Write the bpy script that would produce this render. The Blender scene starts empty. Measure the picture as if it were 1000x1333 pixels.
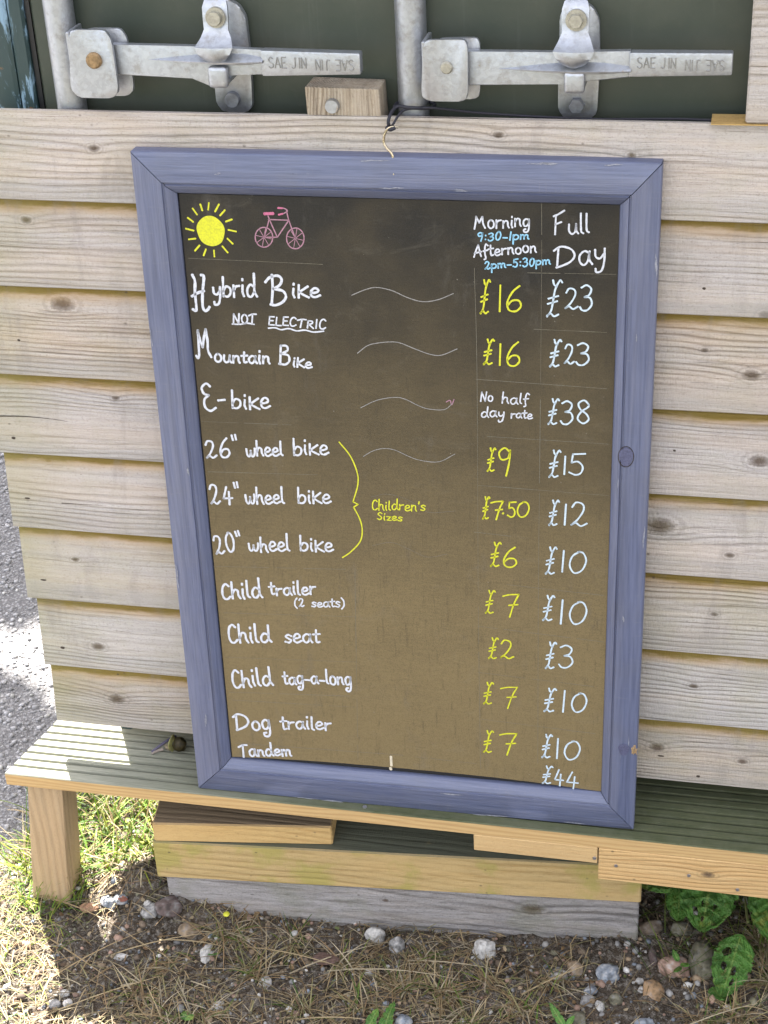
import bpy, bmesh, math, random
import numpy as np
from mathutils import Vector, Matrix, noise
random.seed(7); rng = np.random.default_rng(7)
R = math.radians
S = bpy.context.scene
C = S.collection

# ------------------------------------------------------------------ camera
cam = bpy.data.objects.new('camera', bpy.data.cameras.new('camera')); C.objects.link(cam)
cam.data.sensor_fit = 'VERTICAL'; cam.data.sensor_height = 36.0
cam.data.lens = 36.0 * 2189.68 / 1333.0
cam.data.clip_start = 0.05; cam.data.clip_end = 500
cam.matrix_world = Matrix(((0.976926, -0.066761, 0.202877, 0.4858),
                           (0.208483, 0.504338, -0.837961, -1.6685),
                           (-0.046375, 0.860922, 0.506619, 1.0099),
                           (0, 0, 0, 1)))
S.camera = cam

# ------------------------------------------------------------------ daylight: sun high behind the container, to the left
SUN_EL = 47.8
SUN_DIR = Vector((-0.469, 0.883, 0)).normalized() * math.cos(R(SUN_EL)) + Vector((0, 0, math.sin(R(SUN_EL))))
world = bpy.data.worlds.new('World'); S.world = world; world.use_nodes = True
wn = world.node_tree; wn.nodes.clear()
sky = wn.nodes.new('ShaderNodeTexSky'); sky.sky_type = 'NISHITA'; sky.sun_disc = False
sky.sun_elevation = R(SUN_EL); sky.sun_rotation = math.atan2(SUN_DIR.x, SUN_DIR.y)
sky.air_density = 1.0; sky.dust_density = 3.0; sky.ozone_density = 1.0
bg = wn.nodes.new('ShaderNodeBackground'); bg.inputs['Strength'].default_value = 0.092
wo = wn.nodes.new('ShaderNodeOutputWorld')
# cloud layer added over the blue to neutralise the skylight's tint
tcw = wn.nodes.new('ShaderNodeTexCoord'); cn = wn.nodes.new('ShaderNodeTexNoise'); cn.inputs['Scale'].default_value = 2.6; cn.inputs['Detail'].default_value = 7; cn.inputs['Roughness'].default_value = .6
wn.links.new(tcw.outputs['Generated'], cn.inputs['Vector'])
mr = wn.nodes.new('ShaderNodeMapRange'); mr.interpolation_type = 'SMOOTHSTEP'; mr.inputs[1].default_value = .37; mr.inputs[2].default_value = .60; wn.links.new(cn.outputs[0], mr.inputs[0])
mxw = wn.nodes.new('ShaderNodeMix'); mxw.data_type = 'RGBA'; wn.links.new(mr.outputs[0], mxw.inputs[0]); wn.links.new(sky.outputs[0], mxw.inputs[6]); mxw.inputs[7].default_value = (3.92, 3.72, 3.60, 1)
wn.links.new(mxw.outputs[2], bg.inputs[0]); wn.links.new(bg.outputs[0], wo.inputs[0])
sl = bpy.data.lights.new('sun', 'SUN'); sl.energy = 5.0; sl.angle = R(0.55); sl.color = (1.0, 0.95, 0.87)
so = bpy.data.objects.new('sun', sl); C.objects.link(so)
so.rotation_euler = SUN_DIR.to_track_quat('Z', 'Y').to_euler(); so.location = (-3, 6, 8)
S.view_settings.view_transform = 'Standard'; S.view_settings.look = 'None'
S.view_settings.gamma = 1.0; S.view_settings.use_curve_mapping = False
S.view_settings.exposure = 3.08

# ------------------------------------------------------------------ helpers
def tag(o, label=None, cat=None, group=None, kind=None):
    if label: o['label'] = label
    if cat: o['category'] = cat
    if group: o['group'] = group
    if kind: o['kind'] = kind
    return o
def thing(name, label, cat, loc=(0, 0, 0), group=None):
    o = bpy.data.objects.new(name, None); C.objects.link(o); o.location = loc
    o.empty_display_size = 0.05
    return tag(o, label, cat, group)
def link(name, me, mat, parent=None, loc=None):
    o = bpy.data.objects.new(name, me); C.objects.link(o)
    if mat is not None and len(me.materials) == 0: me.materials.append(mat)
    if loc is not None: o.location = loc
    if parent is not None: o.parent = parent
    return o
def from_bm(name, bm, mat, parent=None, loc=None, smooth=False):
    bmesh.ops.recalc_face_normals(bm, faces=bm.faces[:])
    me = bpy.data.meshes.new(name); bm.to_mesh(me); bm.free()
    if smooth:
        for p in me.polygons: p.use_smooth = True
        try: me.set_sharp_from_angle(angle=R(38))
        except Exception: pass
    return link(name, me, mat, parent, loc)
def hexa(bm, pts, bev=0.0, seg=1):
    """eight corners: bottom four counter-clockwise, then top four"""
    v = [bm.verts.new(p) for p in pts]
    fs = [bm.faces.new([v[i] for i in f]) for f in ((3, 2, 1, 0), (4, 5, 6, 7), (0, 1, 5, 4), (1, 2, 6, 5), (2, 3, 7, 6), (3, 0, 4, 7))]
    if bev > 0:
        es = list({e for f in fs for e in f.edges})
        bmesh.ops.bevel(bm, geom=es, offset=bev, segments=seg, affect='EDGES', profile=0.6)
def box(bm, x0, x1, y0, y1, z0, z1, bev=0.0, seg=1):
    hexa(bm, [(x0, y0, z0), (x1, y0, z0), (x1, y1, z0), (x0, y1, z0), (x0, y0, z1), (x1, y0, z1), (x1, y1, z1), (x0, y1, z1)], bev, seg)
def plate(bm, outline, y0, y1, bev=0.0, seg=2):
    """an (x, z) outline given real thickness from y0 (front) to y1 (back)"""
    a = [bm.verts.new((x, y0, z)) for x, z in outline]; b = [bm.verts.new((x, y1, z)) for x, z in outline]
    n = len(a); f1 = bm.faces.new(a); f2 = bm.faces.new(b[::-1])
    for i in range(n): bm.faces.new((a[i], b[i], b[(i + 1) % n], a[(i + 1) % n]))
    if bev > 0:
        bmesh.ops.bevel(bm, geom=[e for e in f1.edges], offset=bev, segments=seg, affect='EDGES', profile=0.6)
def rounded(outline, r=0.25, n=3):
    """soften the corners of an outline"""
    out = []; m = len(outline)
    for i in range(m):
        p = np.array(outline[i]); a = np.array(outline[i - 1]); b = np.array(outline[(i + 1) % m])
        pa = p + (a - p) * r; pb = p + (b - p) * r
        for k in range(n + 1):
            t = k / n; out.append(tuple((1 - t) ** 2 * pa + 2 * t * (1 - t) * p + t * t * pb))
    return out
def cyl(bm, p0, p1, r, n=20, r1=None, caps=True):
    p0 = Vector(p0); p1 = Vector(p1); d = (p1 - p0).normalized(); q = d.to_track_quat('Z', 'Y')
    r1 = r if r1 is None else r1; A = []; B = []
    for i in range(n):
        a = 2 * math.pi * i / n; u = q @ Vector((math.cos(a), math.sin(a), 0))
        A.append(bm.verts.new(p0 + u * r)); B.append(bm.verts.new(p1 + u * r1))
    for i in range(n): bm.faces.new((A[i], A[(i + 1) % n], B[(i + 1) % n], B[i]))
    if caps: bm.faces.new(A[::-1]); bm.faces.new(B)
def catmull(P, k=5):
    P = [np.array(p, float) for p in P]
    if len(P) < 3: return P
    closed = np.linalg.norm(P[0] - P[-1]) < 1e-6
    Q = [P[-2]] + P + [P[1]] if closed else [2 * P[0] - P[1]] + P + [2 * P[-1] - P[-2]]
    out = []
    for i in range(1, len(Q) - 2):
        for j in range(k):
            t = j / k
            out.append(.5 * ((2 * Q[i]) + (-Q[i - 1] + Q[i + 1]) * t + (2 * Q[i - 1] - 5 * Q[i] + 4 * Q[i + 1] - Q[i + 2]) * t * t + (-Q[i - 1] + 3 * Q[i] - 3 * Q[i + 1] + Q[i + 2]) * t ** 3))
    out.append(P[-1]); return out
def tube(bm, P, r, n=8, k=5, taper=None):
    P = [Vector(p) for p in catmull(P, k)] if k > 1 else [Vector(p) for p in P]
    rings = []; up = Vector((0.13, 0.21, 0.97))
    for i, p in enumerate(P):
        d = (P[min(i + 1, len(P) - 1)] - P[max(i - 1, 0)])
        if d.length < 1e-9: d = Vector((0, 0, 1))
        d.normalize(); s = d.cross(up)
        if s.length < 1e-3: s = d.cross(Vector((1, 0, 0)))
        s.normalize(); u = s.cross(d)
        rr = r if taper is None else r * (taper[0] + (taper[1] - taper[0]) * i / (len(P) - 1))
        rings.append([bm.verts.new(p + (s * math.cos(2 * math.pi * j / n) + u * math.sin(2 * math.pi * j / n)) * rr) for j in range(n)])
    for a, b in zip(rings[:-1], rings[1:]):
        for j in range(n): bm.faces.new((a[j], a[(j + 1) % n], b[(j + 1) % n], b[j]))
    bm.faces.new(rings[0][::-1]); bm.faces.new(rings[-1])

# ------------------------------------------------------------------ materials
class NT:
    def __init__(s, name):
        s.m = bpy.data.materials.new(name); s.m.use_nodes = True; s.t = s.m.node_tree
        s.b = s.t.nodes['Principled BSDF']
    def n(s, t, **kw):
        nd = s.t.nodes.new('ShaderNode' + t)
        for k, v in kw.items():
            if hasattr(nd, k): setattr(nd, k, v)
        return nd
    def l(s, a, b): s.t.links.new(a, b)
    def put(s, sock, v):
        if isinstance(v, bpy.types.NodeSocket): s.l(v, sock)
        else: sock.default_value = v
    def math(s, op, a, b=0.0, c=None, clamp=False):
        nd = s.n('Math', operation=op, use_clamp=clamp); s.put(nd.inputs[0], a); s.put(nd.inputs[1], b)
        if c is not None: s.put(nd.inputs[2], c)
        return nd.outputs[0]
    def vmath(s, op, a, b):
        nd = s.n('VectorMath', operation=op); s.put(nd.inputs[0], a); s.put(nd.inputs[1], b); return nd.outputs[0]
    def noise(s, vec, scale, detail=3, rough=.55, dist=0.0, out=0):
        nd = s.n('TexNoise'); s.l(vec, nd.inputs['Vector']); nd.inputs['Scale'].default_value = scale
        nd.inputs['Detail'].default_value = detail; nd.inputs['Roughness'].default_value = rough
        nd.inputs['Distortion'].default_value = dist; return nd.outputs[out]
    def vor(s, vec, scale, feature='F1', out='Distance'):
        nd = s.n('TexVoronoi', feature=feature); s.l(vec, nd.inputs['Vector']); nd.inputs['Scale'].default_value = scale
        return nd.outputs[out]
    def ramp(s, fac, stops, interp='LINEAR'):
        nd = s.n('ValToRGB'); nd.color_ramp.interpolation = interp; e = nd.color_ramp.elements
        while len(e) < len(stops): e.new(0.5)
        for i, (p, c) in enumerate(stops):
            e[i].position = p; e[i].color = (*c, 1) if len(c) == 3 else c
        s.put(nd.inputs[0], fac); return nd.outputs[0]
    def mix(s, f, a, b, mode='MIX'):
        nd = s.n('Mix', data_type='RGBA', blend_type=mode); s.put(nd.inputs[0], f)
        s.put(nd.inputs[6], (*a, 1) if isinstance(a, tuple) else a); s.put(nd.inputs[7], (*b, 1) if isinstance(b, tuple) else b)
        return nd.outputs[2]
    def step(s, v, a, b):
        nd = s.n('MapRange', interpolation_type='SMOOTHSTEP'); s.put(nd.inputs[0], v)
        nd.inputs[1].default_value = a; nd.inputs[2].default_value = b; return nd.outputs[0]
    def bump(s, h, strength, dist, prev=None):
        nd = s.n('Bump'); nd.inputs['Strength'].default_value = strength; nd.inputs['Distance'].default_value = dist
        s.l(h, nd.inputs['Height'])
        if prev is not None: s.l(prev, nd.inputs['Normal'])
        return nd.outputs[0]
    def scale(s, vec, sc):
        nd = s.n('Mapping'); nd.inputs['Scale'].default_value = sc; s.l(vec, nd.inputs[0]); return nd.outputs[0]
    def obj(s, rnd=7.0):
        tc = s.n('TexCoord'); oi = s.n('ObjectInfo'); cx = s.n('CombineXYZ')
        s.l(s.math('MULTIPLY', oi.outputs['Random'], rnd), cx.inputs[0]); s.l(s.math('MULTIPLY', oi.outputs['Random'], rnd * .37), cx.inputs[1]); s.l(s.math('MULTIPLY', oi.outputs['Random'], rnd * .61), cx.inputs[2])
        return tc.outputs['Object'], s.vmath('ADD', tc.outputs['Object'], cx.outputs[0])
    def done(s, col, rough=.7, normal=None, metal=0.0, spec=.5):
        s.put(s.b.inputs['Base Color'], (*col, 1) if isinstance(col, tuple) else col)
        s.put(s.b.inputs['Roughness'], rough); s.put(s.b.inputs['Metallic'], metal)
        s.b.inputs['Specular IOR Level'].default_value = spec
        if normal is not None: s.l(normal, s.b.inputs['Normal'])
        return s.m

def wood(name, light, dark, axis='X', lines=150., knots=(), top_band=None, stain=None, green=0.0, rough=.85, sawn=.5, grey=0.0, contrast=.55, moss_top=None, bumps=1.0):
    """sawn softwood: growth lines along an axis, knots with the grain flowing round them, fibres, saw marks"""
    N = NT(name); raw, P = N.obj()
    if axis == 'Z':
        sw = N.n('SeparateXYZ'); N.l(P, sw.inputs[0]); cb = N.n('CombineXYZ')
        N.l(sw.outputs[2], cb.inputs[0]); N.l(sw.outputs[1], cb.inputs[1]); N.l(sw.outputs[0], cb.inputs[2]); P = cb.outputs[0]
    sx = N.n('SeparateXYZ'); N.l(P, sx.inputs[0]); rx = N.n('SeparateXYZ'); N.l(raw, rx.inputs[0])
    g = N.math('ADD', sx.outputs[2], N.math('MULTIPLY', sx.outputs[1], .8))
    w1 = N.noise(N.scale(P, (2.2, 9, 9)), 1.0, 2); g = N.math('ADD', g, N.math('MULTIPLY', w1, .045))
    w2 = N.noise(N.scale(P, (9, 60, 60)), 1.0, 2); g = N.math('ADD', g, N.math('MULTIPLY', w2, .004))
    kd = None; kring = None
    for kx, kz, kr in knots:
        ax = N.math('MULTIPLY', N.math('SUBTRACT', rx.outputs[0], kx), .6 / kr); az = N.math('MULTIPLY', N.math('SUBTRACT', rx.outputs[2], kz), 1.0 / kr)
        d = N.math('SQRT', N.math('ADD', N.math('MULTIPLY', ax, ax), N.math('MULTIPLY', az, az)))
        d = N.math('ADD', d, N.math('MULTIPLY', N.math('SUBTRACT', N.noise(raw, 300, 2), .5), .7))
        fall = N.math('EXPONENT', N.math('MULTIPLY', d, -.45))
        g = N.math('ADD', g, N.math('MULTIPLY', fall, kr * 2.0))
        m = N.math('SUBTRACT', 1.0, N.step(d, .35, 1.25))
        kd = m if kd is None else N.math('MAXIMUM', kd, m)
        rg = N.math('MULTIPLY', N.math('SUBTRACT', 1.0, N.step(d, 1.1, 2.6)), N.math('ADD', .5, N.math('MULTIPLY', N.math('SINE', N.math('MULTIPLY', d, 9)), .5)))
        kring = rg if kring is None else N.math('MAXIMUM', kring, rg)
    ph = N.math('MULTIPLY', g, lines * 6.283)
    ln = N.math('ADD', .5, N.math('MULTIPLY', N.math('SINE', ph), .5)); ln = N.math('POWER', ln, 2.2)
    amp = N.noise(N.scale(P, (1.5, 22, 22)), 1.0, 2); ln = N.math('MULTIPLY', ln, N.step(amp, .36, .66))
    fib = N.noise(N.scale(P, (28, 800, 800)), 1.0, 4, .65)
    fib2 = N.noise(N.scale(P, (6, 170, 170)), 1.0, 4, .7)
    saw = N.noise(N.scale(P, (420, 60, 130)), 1.0, 3, .6)
    big = N.noise(N.scale(P, (4, 14, 14)), 1.0, 3, .6)
    tone = N.math('ADD', N.math('MULTIPLY', ln, .5), N.math('ADD', N.math('MULTIPLY', N.step(fib2, .34, .72), .38), N.math('MULTIPLY', N.step(fib, .38, .7), .22)))
    col = N.mix(N.math('MULTIPLY', N.math('POWER', tone, 1.25), contrast * 1.9, clamp=True), light, dark)
    col = N.mix(N.math('MULTIPLY', N.step(big, .35, .7), .35), col, tuple(.5 * a + .5 * b * .9 for a, b in zip(light, dark)))
    if grey > 0:
        lum = tuple(c for c in (.44, .415, .405))
        col = N.mix(N.math('MULTIPLY', N.step(N.noise(N.scale(P, (5, 34, 34)), 1.0, 4, .6), .35, .65), grey), col, lum)
    chk = N.math('SUBTRACT', 1.0, N.step(N.noise(N.scale(P, (7, 420, 420)), 1.0, 3, .6), .27, .36)); col = N.mix(N.math('MULTIPLY', chk, .75 * min(1.0, contrast)), col, tuple(c * .38 for c in dark))
    crs = N.noise(N.scale(P, (330, 330, 600)), 1.0, 3, .7); col = N.mix(N.math('MULTIPLY', N.step(crs, .52, .70), .42 * min(1.0, bumps)), col, tuple(c * .7 for c in dark))
    hue = N.noise(N.scale(P, (3, 40, 40)), 1.0, 3, .6); col = N.mix(N.math('MULTIPLY', N.step(hue, .45, .65), .22), col, tuple(a * b for a, b in zip(light, (1.08, .95, .78))))
    if kd is not None:
        col = N.mix(N.math('MULTIPLY', kring, .45), col, tuple(.45 * c for c in light))
        col = N.mix(N.math('MULTIPLY', kd, .85), col, (.075, .05, .035))
    if top_band:
        z0, z1, bc = top_band
        edge = N.math('ADD', rx.outputs[2], N.math('MULTIPLY', N.math('SUBTRACT', N.noise(N.scale(P, (14, 60, 60)), 1.0, 4, .7), .5), .016))
        b1 = N.step(edge, z0, z1)
        col = N.mix(N.math('MULTIPLY', b1, .75), col, bc)
        b2 = N.step(edge, z1 - .0085, z1 - .001)
        col = N.mix(N.math('MULTIPLY', b2, .9), col, (.17, .12, .02))  # algae line under the lap, with contact shade painted in
    if green > 0:
        gm = N.math('MULTIPLY', N.step(N.noise(P, 16, 4, .65), .42, .66), green)
        gx = N.math('SUBTRACT', 1.0, N.step(rx.outputs[0], -.42, -.27))
        col = N.mix(N.math('MULTIPLY', N.math('ADD', N.math('MULTIPLY', gx, .38), gm), .9, clamp=True), col, (.25, .25, .10))
    if grey > .5:
        ws = N.noise(N.scale(P, (26, 26, 7)), 1.0, 5, .65, .5); col = N.mix(N.math('MULTIPLY', N.step(ws, .52, .70), .30), col, (.20, .18, .165))
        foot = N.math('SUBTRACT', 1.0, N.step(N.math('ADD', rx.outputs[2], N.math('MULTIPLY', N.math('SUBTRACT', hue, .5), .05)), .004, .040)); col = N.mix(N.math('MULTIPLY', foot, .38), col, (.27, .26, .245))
    if stain:
        col = N.mix(N.math('MULTIPLY', N.step(N.noise(P, 9, 5, .65), .5, .62), stain[0]), col, stain[1])
    sp = N.math('SUBTRACT', 1.0, N.step(N.vor(N.scale(P, (55, 75, 75)), 1.0), .05, .16))
    sp = N.math('MULTIPLY', sp, N.step(N.noise(P, 30, 2), .54, .66)); col = N.mix(N.math('MULTIPLY', sp, .7), col, (.07, .055, .04))
    if moss_top:
        ge = N.n('NewGeometry'); s2 = N.n('SeparateXYZ'); N.l(ge.outputs['Normal'], s2.inputs[0])
        mm = N.math('MULTIPLY', N.step(s2.outputs[2], .5, .9), N.step(N.noise(P, 40, 4, .7), .0, .35)); col = N.mix(mm, col, moss_top)
    h = N.math('ADD', N.math('MULTIPLY', ln, -.7), N.math('ADD', N.math('MULTIPLY', fib2, .9), N.math('MULTIPLY', saw, sawn)))
    h = N.math('ADD', h, N.math('MULTIPLY', fib, .5))
    nrm = N.bump(h, .9 * bumps, .0022)
    return N.done(col, rough, nrm, spec=.25)

def plain(name, col, rough=.6, metal=0.0, var=.25, scale=60, bumpd=.0004, spec=.5, dark=None, streak=None):
    N = NT(name); raw, P = N.obj()
    n1 = N.noise(P, scale, 4, .6); n2 = N.noise(P, scale * 7, 3, .6)
    d = dark or tuple(c * (1 - var) for c in col)
    c = N.mix(N.step(n1, .3, .7), col, d)
    c = N.mix(N.math('MULTIPLY', N.step(n2, .45, .7), .4), c, d)
    if streak: c = N.mix(N.math('MULTIPLY', N.step(N.noise(N.scale(P, streak[0]), 1.0, 4, .7), .55, .72), streak[1]), c, streak[2])
    return N.done(c, rough, N.bump(N.math('ADD', n1, n2), .5, bumpd), metal, spec)
def attr_mat(name, rough=.8, bumpd=.0008, scale=300, translucent=False, mult=.35, spec=.3):
    """every pebble or blade keeps the colour of its own (attribute 'tint')"""
    N = NT(name); at = N.n('Attribute', attribute_name='tint'); tc = N.n('TexCoord')
    n1 = N.noise(tc.outputs['Object'], scale, 4, .65)
    c = N.mix(N.math('MULTIPLY', N.step(n1, .35, .7), mult), at.outputs['Color'], (.03, .028, .02))
    m = N.done(c, rough, N.bump(n1, .6, bumpd), spec=spec)
    if translucent:
        tr = N.n('BsdfTranslucent'); N.l(c, tr.inputs[0]); mx = N.n('MixShader'); mx.inputs[0].default_value = .35
        out = N.t.nodes['Material Output']; N.l(N.b.outputs[0], mx.inputs[1]); N.l(tr.outputs[0], mx.inputs[2]); N.l(mx.outputs[0], out.inputs[0])
    return m
def painted(name, axis):
    """blue-grey brushed paint on timber, rubbed pale in places"""
    N = NT(name); raw, P = N.obj(); sc = (14, 400, 400) if axis == 'X' else (400, 400, 14)
    br = N.noise(N.scale(P, sc), 1.0, 4, .65); sc2 = (3, 90, 90) if axis == 'X' else (90, 90, 3)
    b2 = N.noise(N.scale(P, sc2), 1.0, 4, .6); bl = N.noise(P, 22, 3)
    c = N.mix(N.step(br, .3, .75), (.105, .122, .200), (.062, .075, .135))
    c = N.mix(N.math('MULTIPLY', N.step(b2, .4, .72), .6), c, (.135, .145, .205))
    c = N.mix(N.math('MULTIPLY', N.step(bl, .45, .7), .25), c, (.105, .11, .145))
    bo = N.noise(N.scale(P, tuple(v * .12 for v in sc)), 1.0, 5, .75, .4); c = N.mix(N.math('MULTIPLY', N.step(bo, .50, .66), .5), c, (.062, .070, .112))
    ct = N.noise(N.scale(P, (260, 260, 30) if axis == 'X' else (30, 260, 260)), 1.0, 4, .7); c = N.mix(N.math('MULTIPLY', N.step(ct, .58, .74), .35), c, (.15, .155, .19))
    wear = N.math('MULTIPLY', N.step(N.noise(N.scale(P, tuple(v * .5 for v in sc)), 1.0, 5, .75), .66, .74), N.step(N.noise(P, 18, 3, .7), .46, .58))
    c = N.mix(N.math('MULTIPLY', wear, .75), c, (.50, .50, .52))
    dk = N.math('MULTIPLY', N.math('SUBTRACT', 1., N.step(N.vor(P, 75), .03, .10)), N.step(N.noise(P, 35, 2), .58, .68)); c = N.mix(dk, c, (.045, .045, .07))
    h = N.math('ADD', N.math('MULTIPLY', br, .8), N.math('MULTIPLY', b2, 1.2))
    return N.done(c, N.math('ADD', .30, N.math('MULTIPLY', bo, .28)), N.bump(h, .8, .0010), spec=.6)

WORDS = [
('H!','white',50.6,671.2,72.1,672.0,15.2,3.6),
('ybrid','white',75.7,682.2,127.2,684.7,13.2,3.04),
('B!','white',137.2,676.5,162.8,678.4,18.1,3.36),
('ike','white',166.7,684.4,199.0,685.7,10.4,2.98),
('NOT','white',96.3,651.5,124.0,652.2,7.4,2.15),
('ELECTRIC','white',137.3,651.9,203.1,648.8,6.4,1.96),
('M!','white',50.0,606.0,68.4,607.8,16.1,3.11),
('ountain','white',70.8,604.2,136.7,604.5,9.5,2.92),
('B','white',146.6,605.0,160.8,604.7,14.1,2.87),
('ike','white',162.4,602.0,184.7,601.2,7.5,2.51),
('E~-','white',54.3,540.9,82.5,547.3,15.7,3.16),
('bike','white',87.0,545.6,132.8,548.1,11.7,2.95),
('26"','white',49.9,480.3,92.4,485.9,14.7,2.84),
('wheel','white',99.8,485.8,144.4,489.1,10.5,2.8),
('bike','white',156.5,490.8,198.6,493.8,10.9,2.77),
('24"','white',50.2,418.1,89.4,422.8,15.1,2.88),
('wheel','white',94.1,422.4,142.2,425.9,11.9,2.85),
('bike','white',158.1,427.5,198.1,430.2,11.3,2.81),
('20"','white',51.0,349.8,88.2,358.0,15.6,2.93),
('wheel','white',93.0,357.7,144.7,361.6,11.7,2.9),
('bike','white',157.0,362.5,197.7,365.5,11.6,2.85),
("Children's",'yellow',246.6,425.4,310.4,427.8,7.1,1.75),
('Sizes','yellow',252.6,412.6,282.7,412.7,5.6,1.57),
('Child','white',53.6,288.3,105.6,293.7,13.3,3.26),
('trailer','white',114.7,298.8,173.6,303.6,10.9,2.92),
('(2 seats)','white',144.7,284.9,208.1,289.1,7.1,2.14),
('Child','white',57.2,224.0,112.9,230.1,13.7,3.31),
('seat','white',129.7,231.6,174.6,234.5,12.4,3.06),
('Child','white',56.9,158.6,110.5,166.1,14.1,3.36),
('tag-a-long','white',123.7,169.7,211.6,177.0,11.6,3.01),
('Dog','white',54.7,92.3,102.9,98.5,15.1,3.42),
('trailer','white',116.1,99.8,182.6,105.5,12.0,3.06),
('Tandem','white',58.6,50.4,127.7,59.7,10.5,3.13),
('Morning','white',370.4,770.0,429.8,774.4,8.4,2.05),
('9:30-1pm','blue',373.5,756.6,429.1,760.1,5.3,1.81),
('Afternoon','white',370.1,738.9,437.3,746.3,7.3,1.99),
('2pm-5:30pm','blue',381.5,725.1,452.1,733.2,5.4,1.82),
('Full','white',454.1,765.5,492.6,770.0,11.7,2.26),
('Day','white',455.3,731.6,511.0,737.0,14.0,2.44),
('No','white',375.3,570.7,389.9,570.5,7.5,1.9),
('half','white',399.4,569.2,429.3,569.8,7.0,1.8),
('day','white',376.0,551.4,402.8,552.0,7.1,1.91),
('rate','white',409.7,551.9,433.7,552.3,6.1,1.81),
]
DIGITS = [
('L','yellow',382.0,673.9,11.8,39.5,2.19),
('1','yellow',397.9,678.1,1.7,29.4,2.34),
('6','yellow',413.1,678.8,16.3,28.9,2.34),
('L','price',456.5,673.5,17.4,42.3,2.32),
('2','price',474.9,683.9,13.1,23.5,2.14),
('3','price',490.4,682.8,13.1,28.6,2.29),
('L','yellow',385.5,614.7,12.8,30.4,2.3),
('1','yellow',397.8,615.3,1.7,24.5,2.29),
('6','yellow',412.4,615.0,14.8,28.1,2.29),
('L','price',458.5,615.5,13.4,32.4,2.35),
('2','price',473.5,620.3,10.0,22.9,2.17),
('3','price',488.1,619.6,14.2,25.6,2.33),
('L','price',457.3,546.1,12.8,31.7,2.22),
('3','price',472.1,547.9,13.6,27.9,2.3),
('8','price',489.9,549.8,15.3,27.9,2.29),
('L','yellow',387.8,483.5,10.6,30.0,2.12),
('9','yellow',402.7,479.6,14.8,34.9,2.29),
('L','price',459.4,480.3,13.9,34.7,2.26),
('1','price',470.6,485.8,1.7,22.1,2.25),
('5','price',484.4,485.7,17.3,26.9,2.25),
('L','yellow',381.3,421.6,9.0,29.5,2.15),
('7','yellow',394.0,422.5,13.9,24.0,2.15),
('.','yellow',400.9,430.0,1.8,2.0,2.31),
('5','yellow',410.9,426.7,9.4,19.9,2.14),
('0','yellow',423.9,427.6,14.2,19.9,2.13),
('L','price',459.3,418.6,12.4,33.3,2.3),
('1','price',472.2,421.0,2.2,26.3,2.29),
('2','price',487.9,420.6,17.6,30.7,2.28),
('L','yellow',392.2,359.1,13.6,33.2,2.18),
('6','yellow',408.9,360.4,16.3,26.7,2.26),
('L','price',456.8,353.8,13.8,36.9,2.33),
('1','price',470.5,359.0,3.1,27.9,2.32),
('0','price',487.5,358.3,20.0,28.6,2.32),
('L','yellow',385.4,294.4,12.9,32.5,2.03),
('7','yellow',410.0,292.2,18.8,31.8,2.12),
('L','price',454.6,290.1,14.6,35.4,2.37),
('1','price',470.0,287.7,3.6,32.7,2.36),
('0','price',489.1,288.9,20.8,31.0,2.36),
('L','yellow',388.9,230.7,12.9,30.6,2.06),
('2','yellow',405.4,233.3,15.3,26.2,2.15),
('L','price',458.1,222.8,13.7,38.5,2.41),
('3','price',476.3,226.7,16.8,31.5,2.4),
('L','yellow',382.5,164.1,13.4,32.7,2.1),
('7','yellow',407.7,160.9,20.4,32.0,1.81),
('L','price',457.9,160.3,15.8,34.8,2.45),
('1','price',474.5,162.4,3.4,30.9,2.43),
('0','price',492.8,163.8,18.9,27.9,2.43),
('L','yellow',382.1,91.3,13.6,33.8,2.14),
('7','yellow',406.9,90.9,20.9,33.3,2.23),
('L','price',454.9,91.0,13.4,35.9,2.49),
('1','price',467.7,92.4,2.1,29.4,2.48),
('0','price',485.7,92.0,20.0,28.4,2.48),
('L','price',456.1,51.7,13.9,27.6,2.32),
('4','price',470.0,50.9,11.0,24.1,2.31),
('4','price',486.5,48.5,14.4,24.8,2.31),
]
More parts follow.
